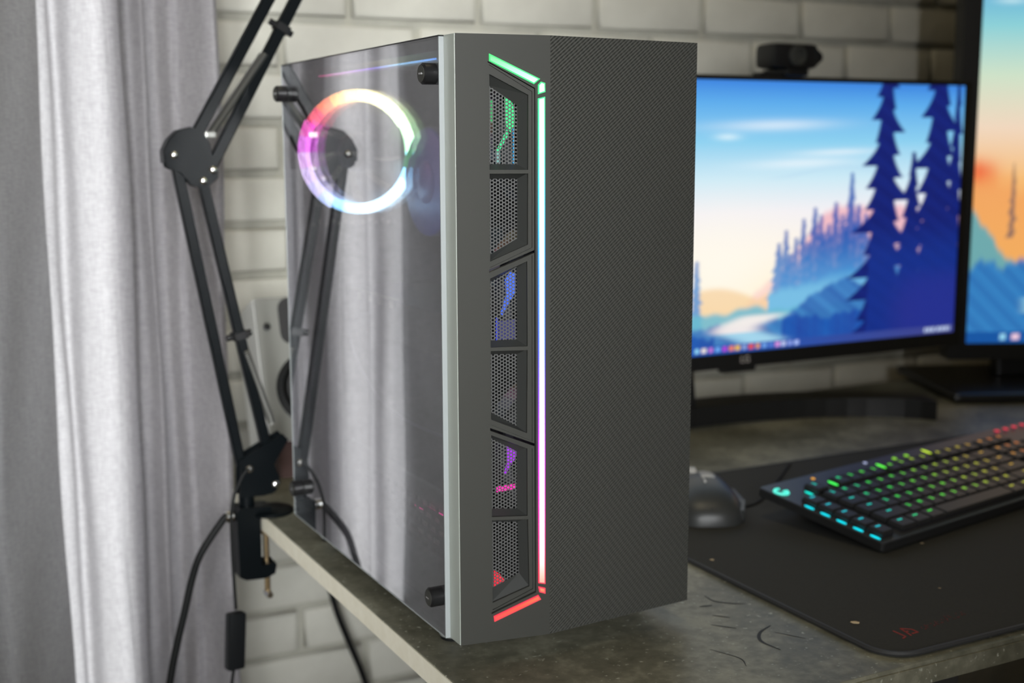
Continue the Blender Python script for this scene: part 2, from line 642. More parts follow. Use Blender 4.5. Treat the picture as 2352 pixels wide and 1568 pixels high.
lco.location = (0, 0, -0.008)

# bricks: pitch .068 high, .195 long, painted and slightly uneven
BH, BL, BZ = 0.0683, 0.196, 0.4285
variants = []
for k in range(6):
    bm = bmesh.new()
    bmesh.ops.create_cube(bm, size=1)
    lw, lh = BL - 0.009, BH - 0.008
    for v in bm.verts:
        v.co = Vector((v.co.x * lw, v.co.y * 0.016, v.co.z * lh))
        if v.co.y < 0:
            v.co.x *= 0.978 + random.uniform(-0.006, 0.006)
            v.co.z *= 0.93 + random.uniform(-0.025, 0.025)
            v.co.y += random.uniform(-0.0012, 0.0012)
    bmesh.ops.bevel(bm, geom=[e for e in bm.edges if all(v.co.y < 0 for v in e.verts)], offset=0.0035, segments=2, profile=0.5, affect='EDGES')
    me = bpy.data.meshes.new('brick')
    bm.to_mesh(me)
    bm.free()
    me.materials.append(M['brick'])
    for p in me.polygons:
        p.use_smooth = True
    variants.append(me)
nb = 0
for row in range(-13, 4):
    z = BZ + (row + 0.5) * BH
    off = 0.0 if row % 2 == 0 else 0.5
    shift = random.uniform(-0.006, 0.006)
    for k in range(-2, 8):
        x = 0.236 + (k + off + 0.5) * BL + shift
        if row == 2 or row == 0:
            x += 0
        if x < -0.01 or x > 1.62:
            continue
        o = link('brick', random.choice(variants), wall)
        o.location = (x, YW - 0.003 + random.uniform(-0.001, 0.001), z)
        nb += 1

# ------------------------------------------------------------------ curtains
def curtain(name, prof, label, m_, ztop=1.5, zbot=FLOOR + 0.012, sway=0.012, n=9, seed=1):
    rnd = random.Random(seed)
    P = catmull([(a, b, 0) for a, b in prof], n)
    rows = 56
    ph = [rnd.uniform(0, 6.28) for _ in range(6)]
    vs, fs = [], []
    for j in range(rows + 1):
        z = zbot + (ztop - zbot) * j / rows
        q = (0.27 - z)
        for i, p in enumerate(P):
            s_ = i / len(P)
            dx = sway * q * 0.25 + 0.0016 * math.sin(7 * z + ph[0] + 9 * s_) + 0.0011 * math.sin(17 * z + ph[1] + 23 * s_)
            dy = 0.018 * q + 0.0022 * math.sin(5 * z + ph[2] + 14 * s_) + 0.0012 * math.sin(19 * z + ph[3] + 31 * s_)
            vs.append((p.x + dx, p.y + dy, z))
    m = len(P)
    for j in range(rows):
        for i in range(m - 1):
            a = j * m + i
            fs.append((a, a + 1, a + 1 + m, a + m))
    mb = MB()
    mb.add(vs, fs)
    o = mb.build(name, m_, smooth=True)
    return tag(o, label, 'curtain', 'linen curtains')


curtain('curtain', [(-0.245, 0.640), (-0.225, 0.622), (-0.206, 0.611), (-0.194, 0.616), (-0.187, 0.632), (-0.180, 0.632), (-0.170, 0.611), (-0.152, 0.600),
                    (-0.140, 0.601), (-0.134, 0.604), (-0.126, 0.603), (-0.1175, 0.609), (-0.1165, 0.628), (-0.110, 0.645), (-0.099, 0.644), (-0.090, 0.626), (-0.083, 0.634), (-0.072, 0.636), (-0.062, 0.616), (-0.054, 0.614),
                    (-0.046, 0.598), (-0.038, 0.577), (-0.029, 0.565), (-0.0215, 0.572)],
        'pale grey linen curtain hanging in bright folds behind the microphone arm', M['curtain'], seed=3)
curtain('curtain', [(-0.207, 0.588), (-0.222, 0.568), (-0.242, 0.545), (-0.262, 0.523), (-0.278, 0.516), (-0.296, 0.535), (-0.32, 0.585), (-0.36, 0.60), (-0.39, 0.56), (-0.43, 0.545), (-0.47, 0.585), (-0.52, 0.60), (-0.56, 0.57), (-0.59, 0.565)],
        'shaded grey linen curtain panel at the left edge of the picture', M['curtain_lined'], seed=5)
rod = thing('curtain_rod', 'dark metal rod above the linen curtains', 'curtain rod', (-0.25, 0.60, 1.5))
MB().tube([(-0.615, 0.60, 1.515), (0.12, 0.60, 1.515)], 0.011, 12).build('rod', M['metal_leg'], rod, True)
for x in (-0.58, 0.06):
    MB().bar((x, 0.60, 1.515), (x, YW, 1.515), 0.012, 0.012, (1, 0, 0)).build('bracket', M['metal_leg'], rod)

# ------------------------------------------------------------------ desk
DX0, DX1, DY0, DY1 = -0.0178, 1.75, -0.158, 0.738
desk = thing('desk', 'dark slate-topped desk with cream edge banding under the computer', 'desk', (0.85, 0.33, FLOOR))
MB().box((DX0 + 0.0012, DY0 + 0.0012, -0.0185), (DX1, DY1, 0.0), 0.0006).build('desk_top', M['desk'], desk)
MB().box((DX0, DY0 + 0.004, -0.0182), (DX0 + 0.0011, DY1, -0.0008)).build('edge_band', M['edge'], desk)
MB().box((DX0 + 0.0012, DY0 - 0.001, -0.0182), (DX1, DY0 + 0.0012, -0.003), 0.0006).build('edge_band', M['desk'], desk)
for x, y in ((0.40, -0.08), (0.40, 0.68), (1.66, -0.08), (1.66, 0.68)):
    MB().box((x - 0.022, y - 0.022, FLOOR), (x + 0.022, y + 0.022, -0.0185), 0.002).build('leg', M['metal_leg'], desk)


def strip(path, wd, z, name, m, parent):
    """flat mark: a tapered ribbon lying on a surface"""
    P = catmull([(a, b, 0) for a, b in path], 6)
    n = len(P)
    vs, fs = [], []
    for i, p in enumerate(P):
        t_ = (P[min(i + 1, n - 1)] - P[max(i - 1, 0)]).normalized()
        nn = Vector((-t_.y, t_.x, 0))
        h = wd / 2 * (0.25 + 0.75 * math.sin(PI * (i + 0.4) / n))
        for sg, zz in ((-1, z), (1, z)):
            q = p + nn * h * sg
            vs.append((q.x, q.y, zz))
    for i in range(n - 1):
        fs.append((2 * i, 2 * i + 2, 2 * i + 3, 2 * i + 1))
    mb = MB()
    mb.add(vs, fs)
    return mb.build(name, m, parent)


for pth, wd in (([(0.258, 0.041), (0.2577, 0.0263), (0.268, 0.014), (0.278, 0.0083)], 0.0022),
                ([(0.265, -0.0423), (0.2470, -0.051), (0.2365, -0.066), (0.239, -0.0869)], 0.0030),
                ([(0.238, 0.0211), (0.2499, 0.0184)], 0.0024), ([(0.236, -0.001), (0.246, -0.012)], 0.002),
                ([(0.222, -0.018), (0.236, -0.034)], 0.0016), ([(0.258, -0.055), (0.272, -0.078)], 0.0012),
                ([(0.19, -0.06), (0.20, -0.085), (0.195, -0.10)], 0.0012)):
    strip(pth, wd, 0.0002, 'scuff_mark', M['scuff'], desk)

# ------------------------------------------------------------------ computer case
CW, CB, CT, CD = 0.210, 0.018, 0.4755, 0.3975
RX, RY = 0.0715, -0.0111
FL = math.hypot(RX, RY)
GY = 0.0187
case = thing('computer_case', 'black tower computer case with glass side and rainbow lit front', 'computer', (0.105, 0.19, 0))
tdir = Vector((RX, RY, 0)) / FL
nin = Vector((-RY, RX, 0)) / FL


def facet(s_, z, d):
    """left front facet: s along it, z up (metres), d depth into the case"""
    p = tdir * s_ + nin * d
    return (p.x, p.y, z)


mm = lambda L_: [(a / 1000, b / 1000) for a, b in L_]
VENT = mm([(24.2, 456.4), (24.6, 40.1), (61.0, 53.4), (60.6, 437.6)])
body = MB().prism([(0, CB), (FL, CB), (FL, CT), (0, CT)], facet, 0, 0.003, holes=[VENT[::-1]])
body.build('front_panel', M['case'], case)
td2 = Vector((CW - RX, -RY, 0))
F2 = td2.length
td2.normalize()
ni2 = Vector((-td2.y, td2.x, 0))
MB().prism([(0, CB), (F2, CB), (F2, CT), (0, CT)], lambda a, b, d: tuple(Vector((RX, RY, 0)) + td2 * a + ni2 * d + Vector((0, 0, b))), 0, 0.003).build('carbon_panel', M['carbon'], case)
rail = MB().box((-0.0005, 0.0006, CB), (0.003, GY, CT), 0.0004).build('bezel_side', M['rail'], case)
MB().box((CW - 0.003, 0.0006, CB), (CW, GY, CT), 0.0004).build('bezel_side', M['rail'], case)
capp = [(0.002, 0.003), (RX, RY + 0.003), (CW - 0.003, 0.003), (CW - 0.003, GY), (0.002, GY)]
for z in (CB, CT - 0.003):
    MB().prism(capp, XY(z + 0.003), 0.0005, 0.003).build('bezel_cap', M['case'], case)

# vent insert: three modules of two tapering cells, each backed by a mesh grille
cells = [mm(c) for c in (
    [(26.6, 447.4), (26.2, 378.8), (56.2, 378.5), (56.4, 432.9)],
    [(26.2, 376.0), (26.4, 311.6), (56.0, 323.3), (56.2, 375.8)],
    [(26.3, 299.0), (26.3, 247.2), (55.6, 246.6), (55.4, 311.0)],
    [(26.3, 244.5), (26.3, 192.2), (55.0, 179.6), (55.6, 243.6)],
    [(26.3, 180.2), (26.5, 116.2), (55.4, 114.4), (55.2, 167.5)],
    [(26.5, 113.6), (26.6, 47.8), (56.8, 57.6), (55.6, 111.6)])]
mods = [mm(c) for c in (
    [(24.3, 456.0), (24.3, 305.4), (60.5, 319.2), (60.5, 437.2)],
    [(24.3, 303.2), (24.3, 186.4), (60.5, 171.4), (60.5, 317.0)],
    [(24.3, 184.2), (24.7, 40.5), (60.9, 53.8), (60.5, 169.2)])]
for k, mod in enumerate(mods):
    MB().prism(mod, facet, 0.0035, 0.006, holes=[cells[2 * k][::-1], cells[2 * k + 1][::-1]]).build('vent_frame', M['case'], case)
    # raised lip round each module
    lip = MB()
    n = len(mod)
    cx = sum(a for a, b in mod) / n
    cz = sum(b for a, b in mod) / n
    inner = [(a + (0.0016 if a < cx else -0.0016), b + (0.0018 if b < cz else -0.0018)) for a, b in mod]
    lip.prism(mod, facet, 0.0022, 0.0036, holes=[inner[::-1]])
    lip.build('vent_lip', M['case'], case)


def inside(poly, x, y):
    c = False
    n = len(poly)
    for i in range(n):
        (x1, y1), (x2, y2) = poly[i], poly[(i + 1) % n]
        if (y1 > y) != (y2 > y) and x < (x2 - x1) * (y - y1) / (y2 - y1) + x1:
            c = not c
    return c


DEEP = 0.0125
for k, c in enumerate(cells):
    n = len(c)
    cx = sum(a for a, b in c) / n
    cz = sum(b for a, b in c) / n
    bot = 0.0085 if k == 5 else 0.004
    top = 0.0075 if k == 0 else 0.004
    inn = [(a + (0.0020 if a < cx else -0.0055), b + (bot if b < cz else -top)) for a, b in c]
    fun = MB()
    vs = [facet(a, b, 0.0058) for a, b in c] + [facet(a, b, DEEP) for a, b in inn]
    fun.add(vs, [(i, (i + 1) % n, n + (i + 1) % n, n + i) for i in range(n)])
    fun.build('vent_cell', M['case_gloss'], case)
    g = MB()
    px_, pz_ = 0.00235, 0.0027
    row = 0
    a0, a1 = min(a for a, b in inn) - 0.002, max(a for a, b in inn) + 0.002
    b0, b1 = min(b for a, b in inn) - 0.003, max(b for a, b in inn) + 0.003
    ci = 0
    a = a0
    while a < a1:
        b = b0 + (pz_ / 2 if ci % 2 else 0)
        while b < b1:
            near = inside([(p + (0.0011 if p > cx else -0.0011), q + (0.0014 if q > cz else -0.0014)) for p, q in inn], a, b)
            if near:
                R_ = pz_ / math.sqrt(3)
                vs = []
                for rad in (R_ * 1.02, R_ * 0.66):
                    for q in range(6):
                        t_ = q * PI / 3
                        vs.append(facet(a + rad * math.cos(t_), b + rad * math.sin(t_), DEEP))
                g.add(vs, [(q, (q + 1) % 6, 6 + (q + 1) % 6, 6 + q) for q in range(6)])
            b += pz_
        a += px_
        ci += 1
    g.build('mesh_grille', M['grille'], case)

# LED light guides: saturated rim with a bright core
rim_stops = [(0.0, (1, 0.0, 0.02)), (0.10, (1, 0.0, 0.08)), (0.20, (1, 0.0, 0.45)), (0.30, (0.8, 0.0, 0.9)), (0.40, (0.30, 0.02, 1)),
             (0.50, (0.05, 0.10, 1)), (0.64, (0.0, 0.28, 1)), (0.74, (0.0, 0.6, 0.9)), (0.86, (0.0, 0.8, 0.45)), (0.95, (0.0, 0.95, 0.22)), (1.0, (0.0, 0.9, 0.15))]
core_stops = [(0.0, (0.9, 0.006, 0.02)), (0.03, (1.0, 0.032, 0.003)), (0.055, (1.2, 0.12, 0.03)), (0.085, (1.4, 0.42, 0.34)), (0.13, (1.5, 0.75, 0.8)), (0.24, (1.5, 0.85, 1.35)), (0.33, (1.4, 1.0, 1.5)),
              (0.43, (0.85, 1.1, 1.5)), (0.53, (0.55, 1.0, 1.5)), (0.66, (0.65, 1.25, 1.5)), (0.80, (0.75, 1.5, 1.4)), (0.93, (0.8, 1.5, 1.1)), (1.0, (0.02, 0.62, 0.09))]
M['led_rim'] = emit_ramp('led_rim', 2, 0.03, 0.462, rim_stops, 1.1)
M['led_core'] = emit_ramp('led_core', 2, 0.03, 0.462, core_stops, 1.6)


def shrink(poly, d):
    n = len(poly)
    cx = sum(a for a, b in poly) / n
    cz = sum(b for a, b in poly) / n
    out = []
    for i in range(n):
        p, q, r_ = Vector(poly[i - 1]), Vector(poly[i]), Vector(poly[(i + 1) % n])
        e1, e2 = (q - p).normalized(), (r_ - q).normalized()
        n1, n2 = Vector((-e1.y, e1.x)), Vector((-e2.y, e2.x))
        bis = (n1 + n2)
        bis = bis / max(0.4, bis.dot(n1))
        out.append(tuple(q + bis * d))
    return out


leds = [[(25.2, 456.4), (59.4, 440.5), (64.1, 444.3), (25.2, 461.6)],
        [(62.6, 433.2), (68.2, 434.9), (68.0, 441.4), (64.8, 442.3), (62.6, 440.0)],
        [(62.7, 60.8), (68.4, 59.5), (68.0, 431.6), (62.5, 430.2)],
        [(63.6, 53.4), (68.4, 51.6), (68.4, 56.2), (62.7, 58.0)],
        [(26.8, 34.0), (64.9, 47.4), (62.7, 51.2), (26.2, 38.4)]]
for L_ in leds:
    poly = mm(L_)
    o = MB().prism(poly, facet, -0.0009, 0.001).build('light_strip', M['led_rim'], case)
    MB().prism(shrink(poly, 0.0009), facet, -0.0012, -0.0004).build('light_core', M['led_core'], o)

# added glowing shapes imitating the coloured light seen through the mesh
glow_patches = [((0.03, 1.0, 0.28), 1.0, [(42.0, 434.5), (47.7, 428.5), (50.0, 419.3), (49.8, 411.9), (46.4, 406.0), (43.4, 410.0), (42.0, 424.0)]),
          ((0.03, 1.0, 0.35), 0.8, [(43.6, 408.4), (45.6, 405.0), (36.6, 390.6), (35.0, 392.0)]),
          ((0.02, 0.6, 0.15), 0.6, [(30.8, 429.3), (32.5, 429.3), (32.4, 412.7), (30.7, 412.7)]),
          ((0.03, 0.45, 0.9), 0.9, [(48.4, 409.7), (49.4, 409.7), (49.3, 383.2), (48.3, 383.2)]),
          ((0.35, 0.8, 0.75), 0.5, [(34.9, 392.9), (38.3, 392.8), (38.3, 383.3), (34.9, 383.3)]),
          ((0.02, 0.12, 1.0), 1.2, [(41.6, 297.1), (45.8, 301.9), (50.0, 301.1), (49.9, 286.9), (46.4, 281.0), (42.4, 284.0)]),
          ((0.02, 0.12, 1.0), 1.0, [(42.4, 284.5), (45.6, 280.4), (39.4, 269.4), (38.0, 270.8)]),
          ((0.02, 0.05, 0.9), 0.9, [(34.4, 267.6), (36.0, 267.6), (35.9, 250.3), (34.3, 250.3)]),
          ((0.03, 0.03, 0.5), 0.25, [(36.5, 265.0), (50.0, 266.0), (50.0, 251.0), (36.5, 251.0)]),
          ((0.45, 0.0, 1.0), 0.9, [(42.1, 167.9), (46.7, 165.5), (50.2, 163.1), (50.2, 159.0), (46.4, 152.8), (43.0, 156.5)]),
          ((0.45, 0.0, 1.0), 0.8, [(43.0, 156.5), (45.4, 152.2), (41.4, 145.6), (40.2, 146.6)]),
          ((1.0, 0.0, 0.42), 1.3, [(34.2, 136.2), (49.4, 137.2), (49.4, 133.4), (34.2, 132.0)]),
          ((1.0, 0.0, 0.03), 1.0, [(31.7, 69.3), (36.3, 66.0), (40.6, 60.2), (43.4, 59.1), (41.3, 56.9), (37.0, 56.7), (32.6, 51.5), (31.6, 50.9)])]
for k, (c, st, L_) in enumerate(glow_patches):
    P = mm(L_)
    ar = sum(P[i - 1][0] * P[i][1] - P[i][0] * P[i - 1][1] for i in range(len(P)))
    MB().prism(P if ar > 0 else P[::-1], facet, 0.0150, 0.0156).build('glow_patch', emit('patch_glow_%d' % k, c, st), case)

# chassis
ch = [('top_panel', (0.003, GY, CT - 0.0015), (CW - 0.001, CD, CT - 0.0003)), ('bottom_panel', (0.003, GY, CB), (CW - 0.001, CD, CB + 0.0012)),
      ('side_panel', (CW - 0.0016, GY, CB), (CW - 0.0004, CD, CT)), ('motherboard_tray', (0.186, 0.05, 0.13), (0.1875, CD - 0.002, CT - 0.003)),
      ('bottom_lip', (0.0005, GY, CB), (0.003, CD, CB + 0.015)), ('top_lip', (0.0005, GY, CT - 0.010), (0.003, CD, CT - 0.0005)),
      ('rear_post', (0.0005, CD - 0.008, CB), (0.003, CD, CT)), ('front_post', (0.0005, GY, CB), (0.003, GY + 0.012, CT))]
for nm, a, b in ch:
    MB().box(a, b).build(nm, M['steel_in'], case)
FC = (0.0635, 0.3905)   # rear fan centre (x, z)
rear_holes = [circle2(FC[0], FC[1], 0.057, 36)[::-1]]
for x, z in ((0.0240, 0.3182), (0.0310, 0.3212), (0.0378, 0.3187), (0.0452, 0.3212), (0.0518, 0.3182), (0.0590, 0.3208), (0.0660, 0.3186), (0.0777, 0.3190), (0.0852, 0.3212), (0.0921, 0.3184), (0.0990, 0.3212), (0.1057, 0.3182)):
    rear_holes.append(circle2(x, z, 0.0022, 8)[::-1])
rear_holes.append([(0.0085, 0.3055), (0.0085, 0.324), (0.0132, 0.324), (0.0132, 0.3055)])
MB().prism([(0.002, CB), (CW - 0.002, CB), (CW - 0.002, CT - 0.001), (0.002, CT - 0.001)], XZ(CD - 0.002), 0, 0.0012, holes=rear_holes).build('rear_panel', M['steel_in'], case)


def fan(c, y, R_, name, ringmats, blades=9, hubcol='fan_blade', label=None, thick=0.022):
    """fan facing the front (-y): frame, lit ring, hub, blades; parts of the case"""
    cx, cz = c
    fr = MB().prism(circle2(cx, cz, R_ + 0.0035, 40), XZ(y), 0.002, thick, holes=[circle2(cx, cz, R_ - 0.001, 40)[::-1]]).build(name, M['black'], case)
    n = len(ringmats)
    for k, (m_, w0, w1) in enumerate(ringmats):
        a0, a1 = 2 * PI * k / n, 2 * PI * (k + 1) / n
        seg = 5
        out_ = [(cx + w1 * math.cos(a0 + (a1 - a0) * i / seg), cz + w1 * math.sin(a0 + (a1 - a0) * i / seg)) for i in range(seg + 1)]
        in_ = [(cx + w0 * math.cos(a0 + (a1 - a0) * i / seg), cz + w0 * math.sin(a0 + (a1 - a0) * i / seg)) for i in range(seg + 1)]
        MB().prism(out_ + in_[::-1], XZ(y), -0.001, 0.003).build('ring_light', m_, fr)
    MB().lathe([(0.0175, 0), (0.0195, 0.002), (0.0195, 0.016)], (cx, y + 0.003, cz), (0, 1, 0), 28).build('fan_hub', M[hubcol], fr, True)
    for k in range(blades):
        a = 2 * PI * k / blades
        vs = []
        for i, r_ in enumerate((0.018, 0.032, 0.044, R_ - 0.0065)):
            for j, t_ in enumerate((-1, 1)):
                aa = a + t_ * 0.30 + 0.10 * i
                vs.append((cx + r_ * math.cos(aa), y + 0.010 + t_ * 0.006, cz + r_ * math.sin(aa)))
        MB().add(vs, [(2 * i, 2 * i + 2, 2 * i + 3, 2 * i + 1) for i in range(3)]).build('fan_blade', M['fan_blade'], fr, True)
    return fr


def hue(stops, t_):
    for (a, c), (b, d) in zip(stops, stops[1:]):
        if a <= t_ <= b:
            f = (t_ - a) / (b - a)
            return tuple(x + (y_ - x) * f for x, y_ in zip(c, d))
    return stops[-1][1]


# rear fan ring colours by angle (0 = right, counter-clockwise seen from the front)
rs = [(0, (0.55, 1.25, 0.70)), (35, (0.95, 1.5, 0.75)), (65, (1.45, 1.4, 0.75)), (95, (1.5, 1.15, 0.35)), (120, (1.5, 0.42, 0.10)), (145, (1.4, 0.12, 0.28)), (170, (1.35, 0.18, 1.3)),
      (195, (1.3, 0.95, 1.5)), (225, (0.95, 0.95, 1.5)), (250, (0.35, 0.95, 1.5)), (280, (0.75, 1.2, 1.5)), (315, (0.75, 1.2, 1.5)), (345, (0.25, 0.9, 1.5)), (360, (0.55, 1.25, 0.70))]
NR = 24
rm = []
for k in range(NR):
    d = (k + 0.5) * 360 / NR
    c = hue(rs, d)
    m_ = emit('ring_glow_%d' % k, c, 7.5)
    rm.append((m_, 0.0500 if 30 < d < 150 else 0.0512, 0.0612 if not 150 < d < 235 else 0.0628))
fan(FC, 0.366, 0.0625, 'rear_fan', rm)
# front fans behind the vent
fronts = [((0.105, 0.405), [(0, (0, 1, 0.3)), (360, (0, 1, 0.3))]), ((0.105, 0.280), [(0, (0.02, 0.15, 1)), (360, (0.02, 0.15, 1))]), ((0.105, 0.155), [(0, (0.5, 0.0, 1)), (150, (0.55, 0.0, 1)), (200, (0.9, 0.0, 0.7)), (260, (1, 0, 0.3)), (360, (1, 0, 0.1))])]
for c, st in fronts:
    rmf = []
    for k in range(12):
        cc = hue(st, (k + 0.5) * 30)
        rmf.append((M['fan_blade'], 0.050, 0.0575))
    fan(c, 0.024, 0.059, 'front_fan', rmf, blades=7)
    MB().prism(circle2(c[0], c[1], 0.0597, 40), XZ(0.0), 0.048, 0.0492, holes=[circle2(c[0], c[1], 0.053, 40)[::-1]]).build('fan_guard', M['black'], case)

# cpu cooler on the board
CC = Vector((0.100, 0.282, 0.362))
cool = MB().lathe([(0.050, 0.0), (0.0525, 0.003), (0.0525, 0.026), (0.046, 0.030), (0.046, 0.082)], CC, (1, 0, 0), 40).build('cpu_cooler', M['alu'], case, True)
MB().lathe([(0.048, -0.0012), (0.0505, -0.0012), (0.0515, 0.001), (0.048, 0.001)], CC, (1, 0, 0), 40).build('cooler_ring', emit('cooler_ring_glow', (0.12, 0.12, 0.8), 0.25), cool, True)
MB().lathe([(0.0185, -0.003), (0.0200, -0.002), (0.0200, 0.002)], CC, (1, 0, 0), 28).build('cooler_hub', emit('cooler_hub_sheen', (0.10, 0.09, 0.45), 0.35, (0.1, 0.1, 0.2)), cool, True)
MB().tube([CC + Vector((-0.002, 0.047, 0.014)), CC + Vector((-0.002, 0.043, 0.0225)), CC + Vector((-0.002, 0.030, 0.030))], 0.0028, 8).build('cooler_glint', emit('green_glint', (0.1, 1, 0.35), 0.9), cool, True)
# motherboard, memory, graphics card
MB().box((0.1835, 0.110, 0.150), (0.1855, CD - 0.006, 0.455)).build('motherboard', M['pcb'], case)
for k in range(2):
    MB().box((0.145, 0.195 + 0.012 * k, 0.30), (0.1835, 0.200 + 0.012 * k, 0.435), 0.001).build('memory_stick', M['alu'], case)
gpu = MB().box((0.055, 0.125, 0.214), (0.183, CD - 0.012, 0.2535), 0.003).build('graphics_card', M['case_gloss'], case)
MB().box((0.0500, 0.245, 0.2535), (0.0545, 0.372, 0.2560)).build('card_edge', M['pale_strip'], gpu)
MB().box((0.0500, 0.125, 0.2535), (0.1820, CD - 0.012, 0.2548)).build('backplate', mat('backplate_blue', (0.03, 0.035, 0.06), 0.3, metal=0.6), gpu)
for y in (0.185, 0.285):
    MB().lathe([(0.041, 0.0), (0.043, -0.002), (0.043, -0.004), (0.012, -0.006)], (0.118, y, 0.2145), (0, 0, 1), 28).build('card_fan', M['fan_blade'], gpu, True)
for k in range(4):
    MB().box((0.052, 0.345 - 0.028 * k, 0.246), (0.0548, 0.349 - 0.028 * k, 0.2535)).build('card_tab', M['pale_strip'], gpu)
cb = [(0.08, 0.33, 0.236), (0.035, 0.315, 0.232), (0.022, 0.29, 0.215), (0.02, 0.245, 0.185), (0.022, 0.19, 0.165), (0.03, 0.12, 0.158), (0.05, 0.06, 0.155)]
MB().tube(catmull(cb, 6), 0.0013, 6).build('power_cable', mat('sheathed_cable', (0.16, 0.16, 0.22), 0.4), case, True)
# power-supply shroud with slotted side
sl = []
for r_ in range(5):
    for k in range(11):
        y = 0.044 + k * 0.0158 + (0.0079 if r_ % 2 else 0)
        z = 0.072 + r_ * 0.0088
        if y + 0.0115 < 0.222:
            sl.append([(y, z), (y, z + 0.0048), (y + 0.0115, z + 0.0048), (y + 0.0115, z)])
MB().prism([(GY + 0.016, CB + 0.002), (CD - 0.004, CB + 0.002), (CD - 0.004, 0.127), (GY + 0.016, 0.127)], lambda a, b, t_: (0.0062 + t_, a, b), 0.0, 0.0012, holes=[s_[::-1] for s_ in sl]).build('shroud_side', mat('grey_shroud', (0.13, 0.13, 0.14), 0.5), case)
MB().box((0.006, GY + 0.016, 0.127), (0.186, CD - 0.004, 0.1282)).build('shroud_top', M['steel_in'], case)
MB().box((0.0050, GY + 0.016, 0.1262), (0.0070, CD - 0.004, 0.1288)).build('shroud_rim', M['glass_edge'], case)
MB().box((0.030, 0.06, 0.060), (0.034, 0.15, 0.110)).build('drive_cage', M['rail'], case)
MB().tube([(0.020, 0.055, 0.098), (0.020, 0.13, 0.094)], 0.002, 6).build('shroud_glow', emit('pink_glow', (1, 0.02, 0.35), 2.5), case)  # added glow behind the slots, imitating reflected red LED light
# thin coloured emissive line under the roof
M['strip_y'] = emit_ramp('roof_line_ramp', 1, 0.05, 0.335, [(0.0, (0.10, 0.35, 1)), (0.3, (0.35, 0.75, 1.0)), (0.5, (0.25, 0.08, 0.9)), (0.8, (0.95, 0.35, 0.85)), (0.92, (1, 0.0, 0.3)), (1, (0.5, 0, 0.15))], 3.0)
MB().tube([(0.010, 0.056, 0.4612), (0.010, 0.326, 0.4612)], 0.00075, 6).build('roof_line', M['strip_y'], case)
# glass side panel
MB().box((-0.004, GY + 0.0006, CB + 0.0006), (-0.0002, CD, CT - 0.0006)).build('glass_panel', M['glass'], case)
MB().box((-0.0043, GY + 0.0002, CB), (0.0, GY + 0.0012, CT - 0.0004)).build('glass_edge', M['glass_edge'], case)
MB().box((-0.0043, GY + 0.0006, CB), (0.0, CD, CB + 0.0010)).build('glass_edge', M['glass_edge'], case)
MB().box((-0.0043, CD - 0.0006, CB), (0.0, CD + 0.0004, CT)).build('glass_edge', M['glass_edge'], case)
MB().box((-0.0043, GY, CT - 0.0010), (0.0, CD, CT)).build('glass_edge', M['black'], case)
for y, z in ((0.0275, 0.4482), (0.3855, 0.4470), (0.0275, 0.0500), (0.3720, 0.0530)):
    sc_ = MB().lathe([(0.0055, 0.0), (0.0078, 0.0004), (0.0078, 0.0095), (0.0066, 0.0108)], (-0.0040, y, z), (-1, 0, 0), 22).build('thumb_screw', M['black'], case, True)
    MB().lathe([(0.0062, 0.0), (0.0062, 0.0006), (0.0030, 0.0007)], (-0.0146, y, z), (-1, 0, 0), 18).build('screw_face', M['case'], sc_, True)
    MB().box((-0.0158, y - 0.0025, z - 0.0006), (-0.0150, y + 0.0025, z + 0.0006)).build('screw_slot', M['chrome'], sc_)
for x, y in ((0.022, 0.060), (0.188, 0.060), (0.022, 0.355), (0.188, 0.355)):
    ft = MB().lathe([(0.0125, 0.003), (0.0135, 0.018)], (x, y, 0), (0, 0, 1), 24).build('foot', mat('grey_foot', (0.16, 0.17, 0.16), 0.4), case, True)
    MB().lathe([(0.0115, 0.0), (0.0120, 0.003)], (x, y, 0), (0, 0, 1), 24).build('foot_pad', M['rubber'], ft, True)

# ------------------------------------------------------------------ microphone arm (stands in the plane y = .475)
AY = 0.475
arm = thing('microphone_arm', 'black scissor boom arm clamped to the left edge of the desk', 'microphone arm', (-0.03, AY, 0))


def abar(name, p0, p1, wd=0.011, ht=0.0105, dy=0.0):
    return MB().bar((p0[0], AY + dy, p0[1]), (p1[0], AY + dy, p1[1]), wd, ht, (0, 1, 0), 0.18).build(name, M['arm'], arm)


abar('lower_bar', (-0.0385, 0.058), (-0.0935, 0.378))
abar('lower_bar', (-0.0085, 0.068), (-0.0680, 0.364))
d1 = Vector((0.008 + 0.0696, 0.5459 - 0.4125)).normalized()
p1 = Vector((-0.0740, 0.4048))
abar('upper_bar', tuple(p1), tuple(p1 + d1 * 0.36), ht=0.0115)
d2 = Vector((0.0374 + 0.0552, 0.5473 - 0.3806)).normalized()
p2 = Vector((-0.0590, 0.3738))
abar('upper_bar', tuple(p2), tuple(p2 + d2 * 0.38), ht=0.0115)
elb = [(-0.1075, 0.392), (-0.104, 0.376), (-0.100, 0.3735), (-0.092, 0.371), (-0.0785, 0.3565), (-0.066, 0.3535), (-0.053, 0.364), (-0.0525, 0.371), (-0.0575, 0.384), (-0.0600, 0.399), (-0.0660, 0.411), (-0.0790, 0.4160), (-0.0920, 0.4125), (-0.1010, 0.4040)]
for dy in (-0.0085, 0.0068):
    MB().prism(elb, XZ(AY + dy), 0, 0.0017).build('elbow_plate', M['arm'], arm)
arc = [(-0.1065, 0.380), (-0.1070, 0.392), (-0.1010, 0.4035), (-0.0920, 0.4120), (-0.0790, 0.4155)]
rim_ = MB()
for (a, b), (c, d) in zip(arc, arc[1:]):
    rim_.bar((a, AY, b), (c, AY, d), 0.017, 0.0015, (0, 1, 0))
rim_.build('elbow_cover', M['arm'], arm)
